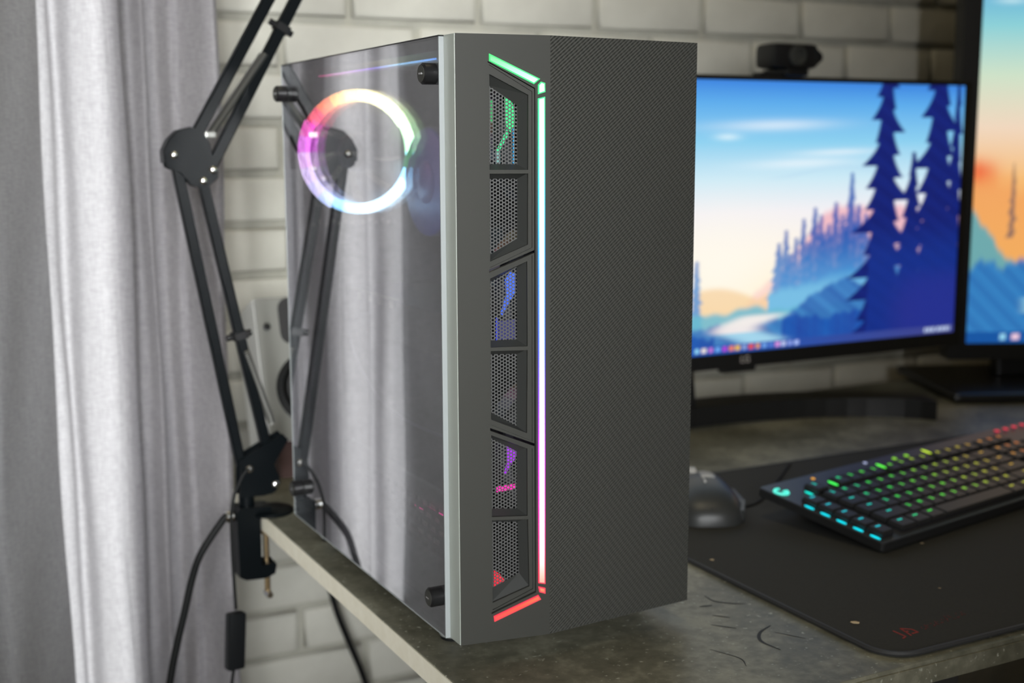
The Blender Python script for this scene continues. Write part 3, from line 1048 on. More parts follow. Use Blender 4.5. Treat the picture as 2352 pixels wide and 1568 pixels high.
for x, z in ((-0.0967, 0.388), (-0.0578, 0.3726), (-0.0681, 0.3616)):
    MB().tube([(x, AY - 0.009, z), (x, AY + 0.009, z)], 0.0022, 10).build('pivot_pin', M['chrome'], arm)
    MB().lathe([(0.0043, 0.0), (0.0040, 0.0014), (0.0028, 0.0026), (0.0010, 0.0031)], (x, AY - 0.0085, z), (0, -1, 0), 18).build('bolt', M['chrome'], arm, True)
    MB().lathe([(0.0043, 0.0), (0.0043, 0.003)], (x, AY + 0.0085, z), (0, 1, 0), 6).build('nut', M['chrome'], arm)


def helix(p0, p1, r_, wire, turns, seg=9):
    p0, p1 = Vector(p0), Vector(p1)
    ax = (p1 - p0).normalized()
    a = ax.orthogonal().normalized()
    b = ax.cross(a)
    n = turns * seg
    return MB().tube([p0 + (p1 - p0) * (i / n) + (a * math.cos(2 * PI * i / seg) + b * math.sin(2 * PI * i / seg)) * r_ for i in range(n + 1)], wire, 4)


q0 = Vector((-0.0560, 0.4110))
q1 = Vector((0.0165, 0.5110))
dq = (q1 - q0)
for dy in (-0.0045, 0.0045):
    sp = helix((q0.x, AY + dy, q0.y), (q0.x + dq.x * 0.80, AY + dy, q0.y + dq.y * 0.80), 0.0034, 0.0007, 62)
    sp.tube([(q0.x + dq.x * 0.78, AY + dy, q0.y + dq.y * 0.78), (q1.x, AY + dy, q1.y)], 0.0010, 6)
    sp.build('spring', M['spring'], arm, True)
MB().box((-0.0640, AY - 0.008, 0.4050), (-0.0530, AY + 0.008, 0.4115), 0.001).build('spring_anchor', M['spring'], arm)


def collar(cx, cz, dd):
    o = MB()
    o.bar((cx - dd.x * 0.004, AY, cz - dd.y * 0.004), (cx + dd.x * 0.004, AY, cz + dd.y * 0.004), 0.016, 0.0165, (0, 1, 0), 0.2)
    nx = Vector((-dd.y, dd.x))
    o.lathe([(0.0035, 0), (0.0035, 0.007)], (cx + nx.x * 0.007, AY, cz + nx.y * 0.007), (nx.x, 0, nx.y), 12)
    o.lathe([(0.0035, 0), (0.0035, 0.006)], (cx - nx.x * 0.007, AY, cz - nx.y * 0.007), (-nx.x, 0, -nx.y), 12)
    return o.build('cable_collar', M['black'], arm, True)


collar(0.0215, 0.5180, d2)
d3 = Vector((-0.0680 + 0.0085, 0.364 - 0.068)).normalized()
tt = (0.1985 - 0.068) / d3.y
collar(-0.0085 + d3.x * tt, 0.068 + d3.y * tt, d3)
sp = helix((-0.0300, AY - 0.002, 0.1830), (-0.0030, AY - 0.002, 0.1000), 0.0040, 0.0008, 40)
sp.build('spring', M['spring'], arm, True)
br = [(-0.0430, 0.0240), (-0.0160, 0.0230), (-0.0040, 0.0255), (0.0020, 0.0340), (0.0010, 0.0420), (-0.0045, 0.0560), (0.0120, 0.0820), (0.0060, 0.0890), (-0.0330, 0.0700), (-0.0410, 0.0650)]
for dy in (-0.0100, 0.0080):
    MB().prism(br, XZ(AY + dy), 0, 0.0018).build('base_bracket', M['arm'], arm)
MB().box((-0.0400, AY - 0.008, 0.0230), (-0.006, AY + 0.008, 0.0300), 0.001).build('bracket_floor', M['arm'], arm)
for x, z in ((-0.0318, 0.0545), (-0.0035, 0.0340)):
    MB().tube([(x, AY - 0.010, z), (x, AY + 0.010, z)], 0.0022, 10).build('pivot_pin', M['chrome'], arm)
    MB().lathe([(0.0045, 0.0), (0.0042, 0.0014), (0.0028, 0.0026), (0.0010, 0.0031)], (x, AY - 0.0100, z), (0, -1, 0), 18).build('bolt', M['chrome'], arm, True)
MB().tube([(-0.0335, AY, 0.010), (-0.0335, AY, 0.026)], 0.0085, 20).build('swivel_post', M['arm'], arm, True)
# clamp
cl = [(-0.0470, -0.0640), (-0.0400, -0.0680), (-0.0180, -0.0690), (-0.0080, -0.0650), (-0.0060, -0.0560), (-0.0075, -0.0520), (-0.0225, -0.0540), (-0.0225, -0.0030), (-0.0225, 0.0005), (-0.0100, 0.0005), (-0.0100, 0.0110), (-0.0440, 0.0130), (-0.0480, 0.0060)]
MB().prism(cl, XZ(AY - 0.013), 0, 0.026).build('clamp_body', M['arm'], arm)
MB().lathe([(0.0235, 0.0003), (0.0250, 0.0015), (0.0250, 0.0040), (0.0215, 0.0060)], (-0.0070, AY, 0), (0, 0, 1), 32).build('clamp_pad', M['arm'], arm, True)
MB().tube([(-0.0135, AY, -0.0190), (-0.0135, AY, -0.0900)], 0.0032, 14).build('clamp_screw', M['brass'], arm, True)
MB().lathe([(0.0060, 0), (0.0075, 0.0015), (0.0075, 0.003)], (-0.0135, AY, -0.0222), (0, 0, 1), 18).build('screw_pad', M['brass'], arm, True)
MB().tube([(-0.0135, AY - 0.009, -0.0905), (-0.0135, AY - 0.004, -0.0905), (-0.0135, AY + 0.006, -0.0905)], [0.0034, 0.0042, 0.0034], 12).build('screw_handle', M['chrome'], arm, True)
MB().lathe([(0.0050, 0), (0.0070, 0.002), (0.0070, 0.009), (0.0050, 0.011)], (-0.0480, AY - 0.002, 0.0030), (-1, 0, 0), 16).build('side_knob', M['chrome'], arm, True)

# cables
k1 = [(-0.0560, AY - 0.004, 0.0050), (-0.0640, AY - 0.004, -0.0030), (-0.0860, AY - 0.003, -0.0338), (-0.0960, AY, -0.0620), (-0.1046, AY, -0.0939), (-0.1150, AY, -0.1320), (-0.1243, AY, -0.1726), (-0.1420, AY, -0.27), (-0.15, AY, -0.45), (-0.14, AY, FLOOR + 0.006)]
tag(MB().tube(catmull(k1, 6), 0.0040, 10).build('power_cord', M['rubber'], None, True), 'thick black cord sweeping down from the arm clamp past the curtain', 'cable')
th = thing('inline_cable', 'thin black cable with a rectangular inline switch box hanging below the clamp', 'cable', (-0.06, AY - 0.016, FLOOR))
k2 = [(-0.0330, AY - 0.013, 0.0560), (-0.0400, AY - 0.014, 0.0500), (-0.0493, AY - 0.016, 0.0335), (-0.0545, AY - 0.018, 0.0150), (-0.0559, AY - 0.018, -0.0043), (-0.0555, AY - 0.018, -0.05), (-0.0542, AY - 0.018, -0.0960)]
MB().tube(catmull(k2, 6), 0.0018, 8).build('cord', M['rubber'], th, True)
bx = MB().box((-0.0100, -0.0065, -0.0315), (0.0100, 0.0065, 0.0315), 0.003)
bxo = bx.build('inline_box', mat('satin_black_box', (0.009, 0.010, 0.011), 0.4, spec=0.25), th, True, local=True)
bxo.location = (-0.0565 + 0.06, -0.002, -0.1312 - FLOOR)
bxo.rotation_euler = (0, math.radians(4), math.radians(14))
k3 = [(-0.0590, AY - 0.018, -0.1620), (-0.0624, AY - 0.018, -0.1854), (-0.066, AY - 0.018, -0.25), (-0.06, AY - 0.018, -0.45), (-0.07, AY - 0.018, FLOOR + 0.004)]
MB().tube(catmull(k3, 6), 0.0018, 8).build('cord', M['rubber'], th, True)
k4 = [(0.165, 0.765, 0.03), (0.150, 0.785, -0.02), (0.150, 0.785, -0.12), (0.1665, 0.78, -0.2285), (0.1874, 0.78, -0.2931), (0.212, 0.78, -0.3619), (0.25, 0.78, -0.5), (0.27, 0.78, FLOOR + 0.005)]
tag(MB().tube(catmull(k4, 6), 0.0045, 8).build('hanging_cable', M['rubber'], None, True), 'black cable hanging under the desk against the brick wall', 'cable')

# ------------------------------------------------------------------ speaker
LEAN = math.radians(-20)
spk = thing('speaker', 'white bookshelf speaker with grey front standing behind the computer', 'speaker', (0.098, 0.602, 0.0), (LEAN, 0, math.radians(-3)))
SW, SD, SH, SZ = 0.125, 0.110, 0.180, 0.046
MB().box((-SW / 2, 0.004, SZ), (SW / 2, SD, SZ + SH), 0.003).build('cabinet', M['spk_white'], spk, local=True)
MB().box((-SW / 2 + 0.001, -0.002, SZ + 0.001), (SW / 2 - 0.001, 0.004, SZ + SH - 0.001), 0.002).build('baffle', M['spk_front'], spk, local=True)
hz = SZ + SH - 0.034
hp = []
for (cx, cz), a0 in (((0.018, hz + 0.018), 0), ((-0.018, hz + 0.018), 90), ((-0.018, hz - 0.014), 180), ((0.018, hz - 0.014), 270)):
    for k in range(5):
        a = math.radians(a0 + k * 22.5)
        hp.append((cx + 0.016 * math.cos(a), cz + 0.014 * math.sin(a)))
tw = MB().prism(hp, lambda a, b, t_: (a, -0.0026 + t_, b), 0, 0.001).build('tweeter_waveguide', M['cone'], spk, local=True)
MB().lathe([(0.013, 0), (0.011, 0.003), (0.006, 0.006), (0.001, 0.007)], (0, -0.0026, hz), (0, -1, 0), 20).build('tweeter_dome', M['black'], tw, True, local=True)
wz = SZ + 0.062
ws = MB().lathe([(0.047, 0.0), (0.0465, 0.003), (0.040, 0.0055), (0.036, 0.003), (0.034, 0.0008)], (0, -0.002, wz), (0, -1, 0), 36).build('woofer_surround', M['rubber'], spk, True, local=True)
MB().lathe([(0.034, 0.0032), (0.012, 0.0012), (0.011, 0.0012)], (0, -0.002, wz), (0, -1, 0), 32).build('woofer_cone', M['cone'], ws, True, local=True)
MB().lathe([(0.0105, 0.0010), (0.0095, 0.004), (0.006, 0.0065), (0.001, 0.0075)], (0, -0.002, wz), (0, -1, 0), 20).build('dust_cap', M['cap'], ws, True, local=True)
MB().lathe([(0.0045, 0), (0.0045, 0.003), (0.003, 0.004)], (-0.050, -0.002, hz - 0.004), (0, -1, 0), 16).build('knob', M['black'], spk, True, local=True)
iv = lambda y, z: (y * math.cos(LEAN) + z * math.sin(LEAN), -y * math.sin(LEAN) + z * math.cos(LEAN))
wedge = [iv(0.004, 0.0004), iv(0.118, 0.0004), (0.108, SZ + 0.0005), (0.006, SZ + 0.0005)]
MB().prism(wedge, lambda a, b, t_: (0.052 - t_, a, b), 0, 0.104).build('wedge_stand', mat('brown_stand', (0.05, 0.022, 0.018), 0.5), spk, local=True)

# ------------------------------------------------------------------ screens
def smooth(a, b, x):
    t_ = max(0.0, min(1.0, (x - a) / (b - a)))
    return t_ * t_ * (3 - 2 * t_)


def mixc(a, b, t_):
    return tuple(x + (y - x) * t_ for x, y in zip(a, b))


_r = random.Random(11)
firs = []


def srgb(r_, g, b):
    f = lambda c: (c / 255 / 12.92) if c / 255 <= 0.04045 else ((c / 255 + 0.055) / 1.055) ** 2.4
    return (f(r_), f(g), f(b))


SKY = [(0.0, srgb(255, 214, 150)), (0.20, srgb(255, 236, 190)), (0.36, srgb(255, 244, 228)), (0.52, srgb(243, 240, 244)), (0.64, srgb(205, 234, 246)), (0.78, srgb(140, 208, 240)), (0.92, srgb(92, 172, 236)), (1.0, srgb(58, 132, 224))]
SKY2 = [(0.0, srgb(250, 205, 110)), (0.22, srgb(246, 205, 110)), (0.42, srgb(246, 190, 120)), (0.55, srgb(240, 215, 190)), (0.68, srgb(205, 225, 200)), (0.80, srgb(140, 208, 215)), (0.92, srgb(70, 160, 215)), (1.0, srgb(30, 120, 190))]


def wob(x, s_):
    return math.sin(x * 13 + s_) * 0.5 + math.sin(x * 31 + 2 * s_) * 0.3 + math.sin(x * 71 + 3 * s_) * 0.2


def fir(x, y, cx, base, top, wmax, bite):
    """conifer silhouette: thin leader, drooping uneven boughs, 0..1 coverage"""
    if y < base or y > top:
        return 0.0
    h = (top - y) / (top - base)
    side = 1 if x > cx else -1
    ph = h * bite + side * 0.23 + 0.15 * math.sin(bite * cx * 40)
    k = ph % 1.0
    bough = 0.62 + 0.38 * math.sin(int(ph) * 2.4 + side * 1.3 + cx * 50)
    wid = wmax * (0.04 + 0.96 * h ** 0.9) * (0.30 + 0.70 * k ** 1.4 * bough) + 0.002 + 0.006 * h * (wmax > 0.03)
    return smooth(0.004, -0.003, abs(x - cx) - wid)


def scene_col(u, v, portrait=False):
    sky = SKY2 if portrait else SKY
    c = hue(sky, v)
    if not portrait:
        # warm glow low at the left, cooler towards the right
        g = math.exp(-((u - 0.45) / 0.16) ** 2 - ((v - 0.30) / 0.22) ** 2)
        c = mixc(c, (1.0, 0.96, 0.86), 0.8 * g)
        cl_ = math.exp(-((u - 0.46) / 0.025) ** 2 - ((v - 0.797) / 0.012) ** 2)
        c = mixc(c, (0.72, 0.9, 0.98), 0.8 * cl_)
        for cu, cv, su, sv in ((0.62, 0.70, 0.11, 0.018), (0.56, 0.84, 0.12, 0.02), (0.70, 0.74, 0.09, 0.012)):
            cl_ = math.exp(-((u - cu) / su) ** 2 - ((v - cv - 0.05 * (u - cu)) / sv) ** 2)
            c = mixc(c, (0.93, 0.97, 1.0), 0.55 * cl_)
        st = math.exp(-((v - 0.665 - 0.02 * math.sin(u * 20)) / 0.006) ** 2) * smooth(0.52, 0.6, u)
        c = mixc(c, (0.45, 0.66, 0.85), 0.35 * st)
        # pink mountain
        mt = 0.54 - abs(u - 0.70) * 1.9 + 0.02 * wob(u * 3, 1.0)
        if u > 0.70:
            mt = 0.545 - (u - 0.70) * 0.12 + 0.02 * wob(u * 3, 1.0)
        c = mixc(c, mixc(srgb(240, 178, 190), srgb(252, 214, 205), smooth(0.5, 0.2, v)), 0.85 * smooth(0.02, -0.02, v - mt))
        # far hills at the sun
        hl = 0.20 + 0.05 * abs(math.sin(u * 17 + 0.4))
        if u < 0.60:
            c = mixc(c, srgb(245, 205, 150), 0.7 * smooth(0.01, -0.02, v - hl))
        # far firs
        for cx, top, wmx in ((0.575, 0.40, 0.016), (0.590, 0.45, 0.013), (0.612, 0.42, 0.014), (0.628, 0.49, 0.015), (0.653, 0.53, 0.016), (0.667, 0.50, 0.015), (0.685, 0.47, 0.016), (0.700, 0.55, 0.016), (0.716, 0.50, 0.016), (0.735, 0.66, 0.016), (0.752, 0.54, 0.02), (0.770, 0.50, 0.02), (0.60, 0.36, 0.02), (0.64, 0.40, 0.02), (0.675, 0.43, 0.02), (0.725, 0.46, 0.022), (0.402, 0.35, 0.010)):
            f_ = fir(u, v, cx, 0.10, top, wmx * 1.9, 9)
            if f_ > 0:
                c = mixc(c, mixc(srgb(30, 88, 178), srgb(84, 150, 212), smooth(0.45, 0.22, v)), 0.9 * f_)
        # forest haze and foreground
        md = 0.22 + 0.07 * smooth(0.56, 0.75, u) + 0.012 * wob(u * 4, 2)
        if u > 0.555:
            c = mixc(c, mixc(srgb(48, 130, 205), srgb(120, 190, 228), smooth(0.33, 0.20, v)), smooth(0.02, -0.02, v - md))
        vl = 0.155 + 0.02 * wob(u * 2, 0.5)
        c = mixc(c, srgb(104, 186, 206), 0.9 * smooth(0.012, -0.015, v - vl))
        rk = 0.10 + 0.15 * math.exp(-((u - 0.72) / 0.10) ** 2) + 0.012 * wob(u * 5, 4)
        c = mixc(c, mixc(srgb(26, 78, 166), srgb(60, 130, 198), 0.5 + 0.5 * wob(u * 6 + v * 4, 3)), 0.9 * smooth(0.01, -0.01, v - rk))
        fg = 0.115 + 0.02 * wob(u * 4, 7) - 0.05 * smooth(0.47, 0.42, u)
        if not (0.44 < u < 0.585 and v > 0.03):
            c = mixc(c, mixc(srgb(28, 66, 160), srgb(22, 88, 178), 0.5 + 0.5 * wob(u * 5, 1)), 0.9 * smooth(0.01, -0.01, v - fg))
        # bright river
        rv = math.exp(-((u - 0.515 - 0.03 * math.sin(v * 55)) / 0.052) ** 4) * smooth(0.145, 0.125, v) * smooth(0.02, 0.035, v)
        c = mixc(c, srgb(250, 240, 235) if v > 0.075 else srgb(170, 220, 240), 0.9 * rv)
        # right-hand big firs
        for cx, base, top, wmx, bite in ((0.812, 0.00, 1.22, 0.105, 14), (0.940, 0.00, 1.32, 0.120, 13), (0.880, 0.00, 0.74, 0.075, 9), (0.985, 0.0, 1.0, 0.05, 9)):
            f_ = fir(u, v, cx, base, top, wmx, bite)
            if f_ > 0:
                c = mixc(c, mixc(srgb(10, 24, 104), srgb(16, 36, 124), 0.5 + 0.5 * wob(u * 9 + v * 7, 1)), f_)
                if v < 0.30:
                    c = mixc(c, srgb(44, 32, 120), smooth(0.3, 0.1, v) * smooth(0.80, 0.9, u))
        if u > 0.86 and v < 0.30:
            c = mixc(c, srgb(40, 34, 128), 0.75 * smooth(0.30, 0.18, v) * smooth(0.84, 0.92, u))
        if u > 0.78 and v < 0.5:
            c = mixc(c, srgb(18, 60, 160), 0.4 * smooth(0.5, 0.3, v))
        # taskbar with small icons
        if v < 0.030:
            c = mixc(srgb(28, 84, 176), srgb(60, 66, 140), smooth(0.4, 1.0, u))
            if 0.008 < v < 0.026:
                cols = [srgb(150, 220, 250), srgb(235, 225, 220), srgb(205, 120, 220), srgb(110, 170, 240), srgb(190, 60, 220), srgb(240, 130, 90), srgb(240, 190, 60), srgb(150, 170, 220),
                        srgb(235, 80, 60), srgb(240, 160, 80), srgb(110, 160, 230), srgb(90, 130, 220), srgb(220, 150, 225), srgb(190, 200, 240), srgb(150, 170, 240), srgb(170, 190, 250)]
                kx = (u - 0.398) / 0.0143
                if 0 <= kx < 16 and 0.2 < kx % 1 < 0.85:
                    c = cols[int(kx)]
                if 0.925 < u < 0.99 and (u * 90) % 1 < 0.7:
                    c = srgb(190, 205, 235)
    else:
        cl_ = math.exp(-((u - 0.13) / 0.07) ** 2 - ((v - 0.86) / 0.008) ** 2)
        c = mixc(c, (0.62, 0.85, 0.9), 0.7 * cl_)
        mt = 0.47 - 0.25 * max(0.0, u - 0.02) + 0.01 * wob(u * 6, 1)
        c = mixc(c, srgb(240, 150, 84), 0.65 * smooth(0.02, -0.06, v - mt))
        g = math.exp(-((u - 0.02) / 0.08) ** 2 - ((v - 0.44) / 0.03) ** 2)
        c = mixc(c, srgb(238, 90, 50), 0.75 * g)
        c = mixc(c, srgb(120, 96, 96), 0.8 * fir(u, v, 0.185, 0.27, 0.46, 0.03, 6))
        hl = 0.345 - 0.75 * u + 0.01 * wob(u * 5, 2) if u < 0.18 else 0.21 + 0.01 * wob(u * 5, 2)
        c = mixc(c, srgb(76, 168, 178), 0.9 * smooth(0.012, -0.012, v - hl))
        h2 = 0.205 + 0.02 * wob(u * 3, 5)
        c = mixc(c, mixc(srgb(20, 96, 176), srgb(44, 130, 200), 0.5 + 0.5 * wob(u * 5 + v * 9, 3)), 0.9 * smooth(0.012, -0.012, v - h2))
        if u > 0.22 and 0.075 < v < 0.12:
            c = mixc(c, srgb(160, 214, 225), 0.7 * smooth(0.22, 0.30, u))
        if v < 0.03:
            c = srgb(18, 84, 160)
            if u > 0.16 and (u * 14) % 1 < 0.55 and 0.008 < v < 0.024:
                c = srgb(150, 215, 240) if (u * 14) % 2 < 1 else srgb(235, 200, 220)
    return c


def screen_mesh(name, fn, parent, nx, ny, colfn, material):
    """flat lit display made of small cells, each with the colour of the picture there"""
    vs, fs, cs = [], [], []
    for j in range(ny + 1):
        for i in range(nx + 1):
            vs.append(fn(i / nx, j / ny))
            cs.append(colfn(i / nx, j / ny))
    for j in range(ny):
        for i in range(nx):
            a = j * (nx + 1) + i
            fs.append((a, a + 1, a + nx + 2, a + nx + 1))
    me = bpy.data.meshes.new(name)
    me.from_pydata(vs, [], fs)
    at = me.color_attributes.new('Col', 'FLOAT_COLOR', 'POINT')
    flat = []
    for c in cs:
        flat += [c[0], c[1], c[2], 1.0]
    at.data.foreach_set('color', flat)
    me.materials.append(material)
    return link(name, me, parent)


def text_mesh(txt, size, name, m_, parent, loc, rot):
    cu = bpy.data.curves.new(name, 'FONT')
    cu.body = txt
    cu.size = size
    cu.align_x = 'CENTER'
    cu.align_y = 'CENTER'
    cu.extrude = 0.0002
    tmp = bpy.data.objects.new(name, cu)
    COL.objects.link(tmp)
    bpy.context.view_layer.update()
    me = bpy.data.meshes.new_from_object(tmp.evaluated_get(bpy.context.evaluated_depsgraph_get()))
    bpy.data.objects.remove(tmp)
    me.materials.clear()
    me.materials.append(m_)
    o = link(name, me, parent)
    o.location = loc
    o.rotation_euler = rot
    return o


M['screen'] = emit_attr('lit_display', 1.0)
# wide monitor, parallel to the wall
MY = 0.56
mon = thing('monitor', 'wide black monitor showing a blue forest sunset wallpaper, behind the computer case', 'monitor', (0.696, 0.60, 0))
mx0, mx1, mz0, mz1 = 0.284, 1.112, 0.090, 0.4885
MB().box((mx0, MY + 0.0015, mz0), (mx1, MY + 0.030, mz1), 0.003).build('housing', M['bezel'], mon)
MB().box((mx0 + 0.10, MY + 0.028, mz0 + 0.06), (mx1 - 0.10, MY + 0.055, mz1 - 0.07), 0.010).build('rear_cover', M['bezel'], mon)
sx0, sx1, sz0, sz1 = 0.292, 1.1000, 0.1110, 0.4820
fr = MB().prism([(mx0, mz0), (mx1, mz0), (mx1, mz1), (mx0, mz1)], XZ(MY - 0.002), 0, 0.004, holes=[[(sx0, sz0), (sx0, sz1), (sx1, sz1), (sx1, sz0)]])
fr.build('bezel', M['bezel'], mon)
o_ = origin_of(mon)
screen_mesh('display', lambda u, v: (sx0 + (sx1 - sx0) * u - o_.x, MY - 0.0004 - o_.y, sz0 + (sz1 - sz0) * v - o_.z), mon, 380, 170, lambda u, v: scene_col(u, v), M['screen'])
text_mesh('LG', 0.014, 'brand_logo', M['logo'], mon, (0.701 - o_.x, MY - 0.0022 - o_.y, 0.1005), (PI / 2, 0, 0))
MB().box((0.668, MY + 0.002, mz0 - 0.008), (0.724, MY + 0.018, mz0 + 0.001), 0.003).build('menu_button', M['bezel'], mon)
neck = MB()
neck.prism([(0.598, 0.012), (0.662, 0.012), (0.640, 0.20), (0.580, 0.20)], XZ(0.615), 0, 0.022)
neck.box((0.585, 0.59, 0.17), (0.640, 0.637, 0.27), 0.004)
neck.build('stand_neck', M['bezel'], mon)
# crescent foot: tips reach forward
outer, inner = [], []
for k in range(25):
    a = math.radians(18 + 144 * k / 24)
    outer.append((0.655 + 0.365 * math.cos(a), 0.455 + 0.205 * math.sin(a)))
    inner.append((0.655 + 0.345 * math.cos(a), 0.415 + 0.185 * math.sin(a)))
ft_ = MB().prism(outer + inner[::-1], XY(0.0285), 0.0, 0.0280)
ft_.build('stand_foot', M['bezel'], mon)
MB().box((0.598, 0.60, 0.004), (0.662, 0.655, 0.016), 0.002).build('foot_joint', M['bezel'], mon)

# second monitor, upright, turned towards the chair
A2 = math.radians(-25)
mon2 = thing('monitor', 'tall black monitor at the right edge showing an orange and blue sunset wallpaper', 'monitor', (1.307, 0.573, 0), (0, 0, A2))
pw0, pw1, ph0, ph1 = -0.150, 0.255, 0.050, 0.720
MB().box((pw0, 0.0015, ph0), (pw1, 0.035, ph1), 0.003).build('housing', M['bezel'], mon2, local=True)
q0x, q1x, q0z, q1z = -0.121, 0.232, 0.077, 0.705
MB().prism([(pw0, ph0), (pw1, ph0), (pw1, ph1), (pw0, ph1)], XZ(-0.003), 0, 0.005, holes=[[(q0x, q0z), (q0x, q1z), (q1x, q1z), (q1x, q0z)]]).build('bezel', M['bezel'], mon2, local=True)
screen_mesh('display', lambda u, v: (q0x + (q1x - q0x) * u, -0.0006, q0z + (q1z - q0z) * v), mon2, 110, 190, lambda u, v: scene_col(u, v, True), M['screen'])
MB().box((-0.18, -0.115, 0.0003), (0.285, 0.150, 0.016), 0.006).build('stand_base', M['bezel'], mon2, local=True)
MB().box((-0.05, 0.036, 0.014), (0.155, 0.070, 0.40), 0.005).build('stand_neck', M['bezel'], mon2, local=True)

# webcam
wc = thing('webcam', 'black webcam perched on top of the wide monitor', 'webcam', (0.77, 0.575, mz1))
MB().box((0.728, 0.546, 0.4985), (0.806, 0.590, 0.5330), 0.009).build('housing', M['black'], wc, True)
MB().lathe([(0.014, 0), (0.014, 0.004), (0.010, 0.005), (0.009, 0.002)], (0.767, 0.547, 0.516), (0, -1, 0), 24).build('lens', M['case_gloss'], wc, True)
MB().prism([(0.806, 0.503), (0.818, 0.512), (0.818, 0.519), (0.806, 0.528)], XZ(0.553), 0, 0.030).build('side_cap', M['black'], wc)
MB().box((0.752, 0.548, mz1 + 0.0003), (0.790, 0.600, mz1 + 0.0105), 0.002).build('clip', M['black'], wc)
MB().box((0.715, 0.5585, mz1 + 0.0003), (0.785, 0.575, mz1 + 0.005), 0.001).build('clip_foot', M['black'], wc)
MB().box((0.752, 0.5905, mz1 - 0.045), (0.790, 0.600, mz1 + 0.006), 0.002).build('clip_back', M['black'], wc)

# ------------------------------------------------------------------ mouse pad
pad = thing('mouse_pad', 'large black cloth mouse pad under the keyboard', 'mouse pad', (0.75, 0.11, 0))
px0, px1, py0, py1, pr = 0.2985, 1.19, -0.146, 0.372, 0.028


def rrect(x0, y0, x1, y1, r_, n=8):
    out = []
    for (cx, cy), a0 in (((x1 - r_, y0 + r_), -90), ((x1 - r_, y1 - r_), 0), ((x0 + r_, y1 - r_), 90), ((x0 + r_, y0 + r_), 180)):
        for k in range(n + 1):
            a = math.radians(a0 + 90 * k / n)
            out.append((cx + r_ * math.cos(a), cy + r_ * math.sin(a)))
    return out


outline = rrect(px0, py0, px1, py1, pr)
MB().prism(outline, XY(0.0036), 0.0, 0.0034).build('pad_sheet', M['pad'], pad)
MB().tube([(a, b, 0.0026) for a, b in outline], 0.0022, 6, closed=True).build('stitched_edge', M['pad_edge'], pad, True)


def strokes(segs, wd, z, name, m_, parent, org, ang, sc):
    mb = MB()
    ca, sa = math.cos(ang), math.sin(ang)
    for (a, b), (c, d) in segs:
        p = Vector((a, b, 0)) * sc
        q = Vector((c, d, 0)) * sc
        R_ = lambda v_: Vector((v_.x * ca - v_.y * sa + org[0], v_.x * sa + v_.y * ca + org[1], z))
        mb.bar(R_(p), R_(q), wd, 0.0002, (-(q - p).normalized().y * ca - (q - p).normalized().x * sa, -(q - p).normalized().y * sa + (q - p).normalized().x * ca, 0))
    return mb.build(name, m_, parent)


glyph = [((0, 0), (0.35, 0.1)), ((0.35, 0.1), (0.45, 1.0)), ((0.7, 0.0), (1.05, 1.0)), ((1.05, 1.0), (1.45, 0.55)), ((1.45, 0.55), (1.40, 0.1)), ((0.95, 0.15), (1.4, 0.1)), ((0.85, 0.5), (1.1, 0.5))]
strokes(glyph, 0.0016, 0.00375, 'printed_emblem', M['red_print'], pad, (0.3350, -0.1215), math.radians(8), 0.0150)
wordsegs = []
x = 0.0
rw = random.Random(4)
for k in range(11):
    for s_ in range(3):
        a = x + rw.uniform(0, 0.4)
        b = rw.uniform(0, 0.7)
        wordsegs.append(((a, b), (a + rw.uniform(0.1, 0.35), b + rw.uniform(-0.2, 0.5))))
    x += 0.62
strokes(wordsegs, 0.0007, 0.00372, 'printed_lettering', mat('dim_red_print', (0.12, 0.016, 0.012), 0.7), pad, (0.3640, -0.1160), math.radians(8), 0.0090)

for (x, y), r_, lb in (((0.3233, -0.0782), 0.0030, 'tan crumb near the front corner of the mouse pad'), ((0.5306, 0.0524), 0.0014, 'tiny speck on the mouse pad just in front of the keyboard'),
                       ((0.3161, 0.1091), 0.0016, 'pale speck on the mouse pad close to the computer case'), ((0.4487, -0.0502), 0.0012, 'tiny pale speck midway across the bare front of the mouse pad')):
    bm = bmesh.new()
    bmesh.ops.create_icosphere(bm, subdivisions=1, radius=1)
    for v in bm.verts:
        v.co = Vector((v.co.x * r_ * 1.5, v.co.y * r_ * 0.6, v.co.z * r_ * 0.4)) * random.uniform(0.75, 1.15)
        v.co = Vector((v.co.x * 0.8 + v.co.y * 0.6 + x, -v.co.x * 0.6 + v.co.y * 0.8 + y, v.co.z + 0.0036 + r_ * 0.3))
    tag(MB().bm(bm).build('crumb', M['crumb']), lb, 'crumb', 'crumbs on the mouse pad')

# ------------------------------------------------------------------ keyboard
KA, KT = math.radians(10.5), math.radians(8)
kb = thing('keyboard', 'black full-size keyboard with rainbow backlit keys on the mouse pad', 'keyboard', (0.472, 0.046, 0.0052))
kb.rotation_mode = 'XYZ'
kb.rotation_euler = (KT, 0, KA)
KW, KD, KH = 0.512, 0.160, 0.0095
MB().prism(rrect(0, 0, KW, KD, 0.004, 4), lambda a, b, t_: (a, b, KH - 0.0015 - t_), 0, KH - 0.002).build('shell', M['kb_body'], kb, local=True)
MB().prism(rrect(0.0006, 0.0006, KW - 0.0006, KD - 0.0006, 0.004, 4), lambda a, b, t_: (a, b, KH - t_), 0, 0.0016).build('top_plate', M['kb_plate'], kb, local=True)
for x in (0.05, KW - 0.09):
    MB().box((x, KD - 0.022, -0.0195), (x + 0.04, KD - 0.016, 0.001), 0.001).build('tilt_foot', M['kb_body'], kb, local=True)
